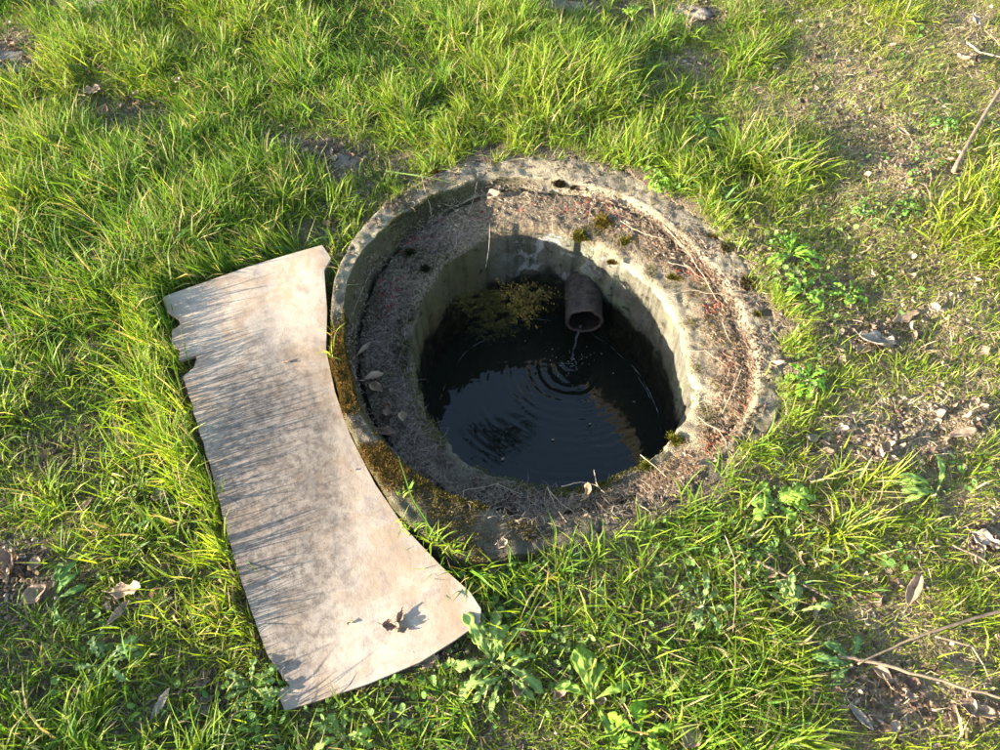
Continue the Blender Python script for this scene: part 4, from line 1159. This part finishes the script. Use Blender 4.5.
for wd_ in [
 (492,664,10,(.08,.14),(.016,.026),'pale green dandelion just right of the board near tip, leaves reaching up beside it',(.17,.27,.09),True,[100,120,80,140,60,165,190,20,-30,215]),
 (505,676,7,(.06,.10),(.012,.020),'small dandelion pressed against the right of the pale one',(.15,.25,.08),True,None),
 (592,702,6,(.08,.13),(.026,.038),'weed with broad smooth leaves at the bottom centre of the photo',(.14,.24,.05),False,[115,75,95,150,30,-60]),
 (640,735,6,(.06,.10),(.020,.030),'bright broad leaved weed at the bottom edge right of the smooth leaved one',(.15,.30,.03),True,None),
 (345,738,6,(.05,.09),(.014,.022),'low serrated weed at the bottom edge below the board corner',(.15,.25,.07),True,None),
 (770,508,8,(.06,.10),(.022,.032),'dandelion with rounded leaves in the grass below the well right side',(.15,.26,.05),True,[0,20,-15,60,120,-50,160,200]),
 (930,498,5,(.09,.12),(.018,.024),'weed with long smooth leaves lying left in the grass at the middle right',(.14,.24,.07),False,[160,185,140,210,60]),
 (786,262,11,(.06,.11),(.016,.026),'leafy bright weed touching the right side of the well collar',(.12,.25,.03),True,[60,90,30,120,5,150,80,190,-20,-60,230]),
 (800,300,7,(.05,.09),(.016,.022),'weed rosette just below the leafy one on the right of the well',(.12,.24,.04),True,None),
 (845,300,7,(.04,.07),(.014,.020),'small green rosette between the well and the large crumpled leaf',(.13,.25,.04),True,None),
 (803,388,7,(.04,.075),(.014,.020),'bright little weed growing against the right edge of the collar, the lowest there',(.12,.28,.03),True,None),
 (790,615,6,(.06,.10),(.014,.020),'pale upright lobed weed in the grass left of the long twig',(.19,.28,.11),True,[95,80,110,60,140,20]),
 (845,668,6,(.06,.10),(.014,.022),'bluish green weed lying beside the tip of the long twig',(.10,.19,.07),True,[170,150,190,120,210,60]),
 (705,130,7,(.06,.10),(.020,.030),'weed with rounded leaves in the grass behind the well right side',(.13,.25,.04),False,None),
 (655,190,9,(.04,.07),(.014,.020),'low leafy weed spilling over the back of the collar',(.13,.27,.03),True,[-30,-60,-90,-120,0,180,60,100,140]),
 (632,22,5,(.07,.11),(.022,.028),'weed with tall pale leaves at the top of the photo right of the middle',(.18,.30,.05),False,[85,70,100,50,130]),
 (440,120,7,(.05,.08),(.014,.020),'yellow green lobed weed in the grass above the upper left collar',(.19,.29,.04),True,None),
 (940,130,6,(.03,.06),(.018,.026),'round leaved green weed left of the leaning stick',(.09,.20,.05),False,None),
 (905,215,7,(.04,.06),(.014,.02),'dark green rosette in the dry grass at the middle right',(.09,.19,.04),False,None),
 (860,218,6,(.03,.05),(.014,.02),'small round leaved weed left of the dark green rosette',(.10,.20,.05),False,None),
 (60,600,5,(.07,.10),(.018,.024),'dark green broad leaf weed beside the lower left bare patch',(.09,.18,.05),False,[80,60,110,20,-60]),
 (255,690,8,(.05,.08),(.014,.020),'serrated weed just left of the board near corner',(.16,.25,.09),True,None),
 (110,665,6,(.06,.10),(.014,.020),'grey green weed in the shaded grass at the lower left',(.12,.20,.09),True,None),
 (10,135,4,(.03,.05),(.018,.024),'small round leaved weed at the left edge near the top',(.08,.18,.07),False,None),
 (165,478,6,(.03,.055),(.012,.016),'yellowish small weed in the grass left of the board middle',(.22,.30,.05),False,None),
 (700,610,7,(.05,.09),(.014,.02),'grey green lobed weed in the grass below the well',(.14,.22,.09),True,None)]:
    weed(*wd_)

# ------------------------------------------------------------------ sticks and straws
def stick(pix, r0, r1, label, mat=M_twig, h=.012, name='twig', cat='twig', twigs=None, arch=0.0):
    pts = []
    n = len(pix)
    dense = []
    for i in range(n - 1):
        for k in range(6): t = k / 6; dense.append((pix[i][0] * (1 - t) + pix[i + 1][0] * t, pix[i][1] * (1 - t) + pix[i + 1][1] * t))
    dense.append(pix[-1]); m = len(dense)
    for i, (px, py) in enumerate(dense):
        hh = h + arch * math.sin(PI * i / (m - 1)); p = hit(px, py, hh); z = p[2]
        pts.append(Vector((p[0] + random.uniform(-1, 1) * r0 * .4, p[1] + random.uniform(-1, 1) * r0 * .4, z)))
    # smooth height
    zs = [p.z for p in pts]
    for i in range(m): k0, k1 = max(0, i - 3), min(m, i + 4); pts[i].z = sum(zs[k0:k1]) / (k1 - k0)
    org = pts[0].copy(); loc = [p - org for p in pts]
    o = link(name, tube_mesh(name, loc, list(np.linspace(r0, r1, m) * (.75 if mat is M_twig and name == 'twig' else 1)), 8, .18), mat)
    o.location = org
    tag(o, label, cat)
    return o
stick([(953,171),(975,132),(1012,70)], .0065, .006, 'thick straight stick leaning in from the upper right edge', h=.03, name='stick', cat='stick')
stick([(838,656),(862,660),(930,678),(1010,700)], .0055, .0035, 'long brown twig with a grey tip crossing the lower right', h=.030)
stick([(858,664),(900,644),(930,632),(975,618),(1015,608)], .0022, .0045, 'thin twig forking upward from the long one to the right edge', h=.035)
stick([(755,560),(790,578),(832,600)], .0045, .003, 'short straight twig in the grass below the well', h=.03)
stick([(935,636),(972,646),(982,662),(992,684)], .003, .002, 'bent tan twig below the forking one at the right', h=.02)
stick([(967,42),(980,52),(1010,60)], .003, .003, 'pale stem running off the right edge beside the broad cream leaf', M_straw, .02)
stick([(985,30),(1000,45),(1012,62)], .002, .002, 'thin dark stem in the upper right corner', M_twig, .02)
stick([(952,545),(985,560),(1010,585)], .003, .003, 'tan twig at the right edge below the grey leaf', h=.02)
stick([(725,535),(735,560),(736,600),(733,632)], .0022, .0012, 'thin brown bending stem in the grass below the well right side', h=.05)
for a in [
 ([(452,512),(470,490),(497,484),(523,495)], .0011, 'bent straw over the near left part of the ledge'),
 ([(495,545),(520,520),(545,512)], .0010, 'straw rising across the near joint of the collar'),
 ([(488,518),(505,512),(519,511)], .0010, 'short arched straw in the near left joint'),
 ([(547,487),(553,500),(556,510)], .0012, 'short pale straw at the near edge of the hole'),
 ([(550,492),(562,504),(576,514)], .0012, 'pale straw slanting right from the near edge of the hole'),
 ([(561,487),(580,482),(596,485),(606,494)], .0018, 'forked looking root along the near hole edge'),
 ([(594,470),(596,482),(602,492)], .0016, 'short upright rootlet at the near hole edge'),
 ([(664,225),(690,255),(706,280),(716,300)], .0015, 'long curved straw along the upper right ledge'),
 ([(668,262),(690,268),(706,282)], .0012, 'short straw inside the long curved one'),
 ([(665,295),(690,290),(735,297)], .0013, 'straw lying across the right ledge'),
 ([(688,352),(705,350),(728,368)], .0014, 'bent straw on the right ledge beside the red litter'),
 ([(698,418),(718,430),(733,455)], .0014, 'pale straight straw on the lower right ledge'),
 ([(742,368),(733,390),(722,414)], .0018, 'reddish stem slanting on the right ledge'),
 ([(722,322),(727,335),(731,343)], .0012, 'short straw beside the upper red litter'),
 ([(640,455),(650,462),(668,478)], .0015, 'pale curved straw at the near right hole edge'),
 ([(422,180),(430,205),(432,222)], .0013, 'thin root hanging down the upper left face of the collar'),
 ([(478,172),(475,195),(468,215)], .0013, 'pale straw reaching down from the back left collar'),
 ([(490,225),(489,248),(486,268)], .0011, 'fine root hanging into the shaft from the upper left edge'),
 ([(375,265),(362,290),(352,315)], .0010, 'straw lying along the left joint of the ledge'),
 ([(553,235),(552,215),(556,195)], .0011, 'straw standing on the back ledge'),
 ([(598,190),(590,210),(588,226)], .0011, 'pale straw leaning on the large moss cushion behind the pipe'),
 ([(620,222),(645,234),(668,240)], .0012, 'thin straw right of the moss behind the pipe'),
 ([(635,500),(650,512),(655,530)], .0012, 'tan straw hanging over the near right collar'),
 ([(770,330),(780,325),(800,328)], .0011, 'straw sticking out of the grass over the right collar')]:
    stick(a[0], a[1] * .8, a[1] * .45, a[2], M_straw, .006, 'straw', 'straw', arch=.006)
# long blades lying over concrete
def lone_blade(pix, wd, label, c):
    pts = [];
    for i, (px, py) in enumerate(pix):
        p = hit(px, py, .02 + .008 * i); pts.append(p)
    pts = np.array(pts); t = np.linspace(0, 1, 12); d = np.linspace(0, 1, len(pts))
    Q = np.stack([np.interp(t, d, pts[:, k]) for k in range(3)], 1)
    V = []
    for i in range(12):
        g = Q[min(i + 1, 11)] - Q[max(i - 1, 0)]; s = np.array([-g[1], g[0], 0]); s /= np.linalg.norm(s)
        h = wd * .5 * (1 - (i / 11) ** 2) + .0002
        V += [Q[i] - s * h, Q[i] + [0, 0, -.0006], Q[i] + s * h]
    F = [[3 * i + k, 3 * i + k + 1, 3 * i + k + 4, 3 * i + k + 3] for i in range(11) for k in range(2)]
    org = Q[0]; V = np.array(V) - org
    o = link('grass_blade', np_mesh('blade', V, np.array(F), np.tile(np.array(c), (len(V), 1))), M_grass); solid(o, .0004)
    o.location = org
    tag(o, label, 'grass blade')
lone_blade([(385,171),(420,176),(460,184)], .006, 'single pale green blade lying over the upper left collar', (.22, .32, .08))
lone_blade([(228,228),(232,268),(222,300),(207,325)], .005, 'single green blade arching onto the upper left of the board', (.14, .24, .03))
lone_blade([(235,560),(215,545),(246,560),(262,578)], .005, 'single blade reaching over the left edge of the board', (.2, .3, .06))
lone_blade([(398,455),(412,500),(425,520),(432,535)][::-1], .006, 'tall blade growing from the near left collar', (.15, .27, .03))
lone_blade([(545,504),(556,530),(553,560)][::-1], .006, 'bright blade standing before the near ledge', (.2, .32, .03))
lone_blade([(286,255),(290,265),(294,274)], .004, 'short brownish blade at the back edge of the board', (.15, .12, .05))
lone_blade([(330,284),(348,285),(362,284)], .004, 'pale blade across the gap between board and collar', (.32, .36, .12))

# tufts rooted on the near collar
def collar_tufts():
    r = np.random.default_rng(77); xs = []; ys = []; zs = []; L = []; az = []
    for (px, py, n, rad_, l) in [(432,545,22,.02,.06),(415,530,14,.015,.04),(455,555,26,.03,.05),(405,500,8,.012,.03),(560,560,20,.03,.07),(600,548,26,.035,.07),(640,538,24,.03,.07),(690,510,30,.035,.08),(730,480,30,.03,.08),(755,450,24,.025,.06),(530,575,30,.03,.06),(670,190,40,.04,.05),(620,165,30,.04,.05),(720,215,20,.03,.05),(500,160,14,.02,.03),(560,155,16,.03,.03),(385,180,26,.03,.05),(345,215,30,.025,.05),(790,350,24,.025,.05),(792,420,30,.025,.06),(775,300,26,.02,.045),(785,385,24,.02,.05),(772,445,30,.03,.06),(740,245,24,.02,.04)]:
        for _ in range(n):
            p = W(px, py, 0.02); x = p[0] + r.normal(0, rad_ * .6); y = p[1] + r.normal(0, rad_ * .5)
            xs.append(x); ys.append(y); zs.append(float(surf_z(x, y))); L.append(l * r.uniform(.5, 1.4)); az.append(r.uniform(0, 6.28))
    N = len(xs); yel = r.random((N, 1)); col = np.array([.10, .22, .02]) * (1 - yel) + np.array([.28, .34, .04]) * yel
    o = blades('collar_grass', np.array(xs), np.array(ys), np.array(zs), np.array(az), np.array(L), r.uniform(.0022, .0045, N), r.uniform(.1, .5, N), r.uniform(.7, 1.6, N), col, M_grass, 5, .5, None, 9)
    tag(o, 'thin grass tufts rooted in the cracks of the well collar', 'grass', kind='stuff')
collar_tufts()

# ------------------------------------------------------------------ stones
def stone(px, py, sx, sy, sz, deg, label, mat=M_stone, z=0.0):
    p = W(px, py, 0); r = random.Random(int(px))
    bm = bmesh.new(); bmesh.ops.create_icosphere(bm, subdivisions=4, radius=1)
    for v in bm.verts:
        n = mnoise.fractal(v.co * 1.1 + Vector((px, py, 0)), 1, 2, 4) * .30
        c = Vector((math.copysign(abs(v.co.x) ** .8, v.co.x), math.copysign(abs(v.co.y) ** .8, v.co.y), math.copysign(abs(v.co.z) ** .7, v.co.z)))
        v.co = c * (1 + n); v.co = Vector((v.co.x * sx, v.co.y * sy, v.co.z * sz))
    me = bpy.data.meshes.new('stone'); bm.to_mesh(me); bm.free()
    for q in me.polygons: q.use_smooth = True
    o = link('stone', me, mat); o.location = (p[0], p[1], float(ground_z(p[0], p[1])) + z - sz * .35); o.rotation_euler = (0, 0, math.radians(deg))
    tag(o, label, 'stone', 'stones in the grass')
stone(568,6,.085,.045,.022,-10,'grey flat stone at the top edge left of the curved one')
stone(694,12,.075,.030,.030,-22,'curved pinkish grey stone at the top edge right of the middle')
stone(346,164,.050,.028,.016,-12,'small flat beige stone just outside the upper left collar')
stone(8,58,.075,.055,.018,10,'grey stone half sunk in the soil at the upper left edge')
stone(96,2,.070,.040,.018,0,'grey stone at the top edge near the left corner')
stone(492,566,.028,.020,.018,30,'small pale stone against the near collar beside the board tip')
stone(463,565,.022,.018,.014,10,'tiny cream stone in the crack by the board tip')

build_grass()
print('tris approx', sum(len(o.data.polygons) for o in bpy.data.objects if o.type == 'MESH'))
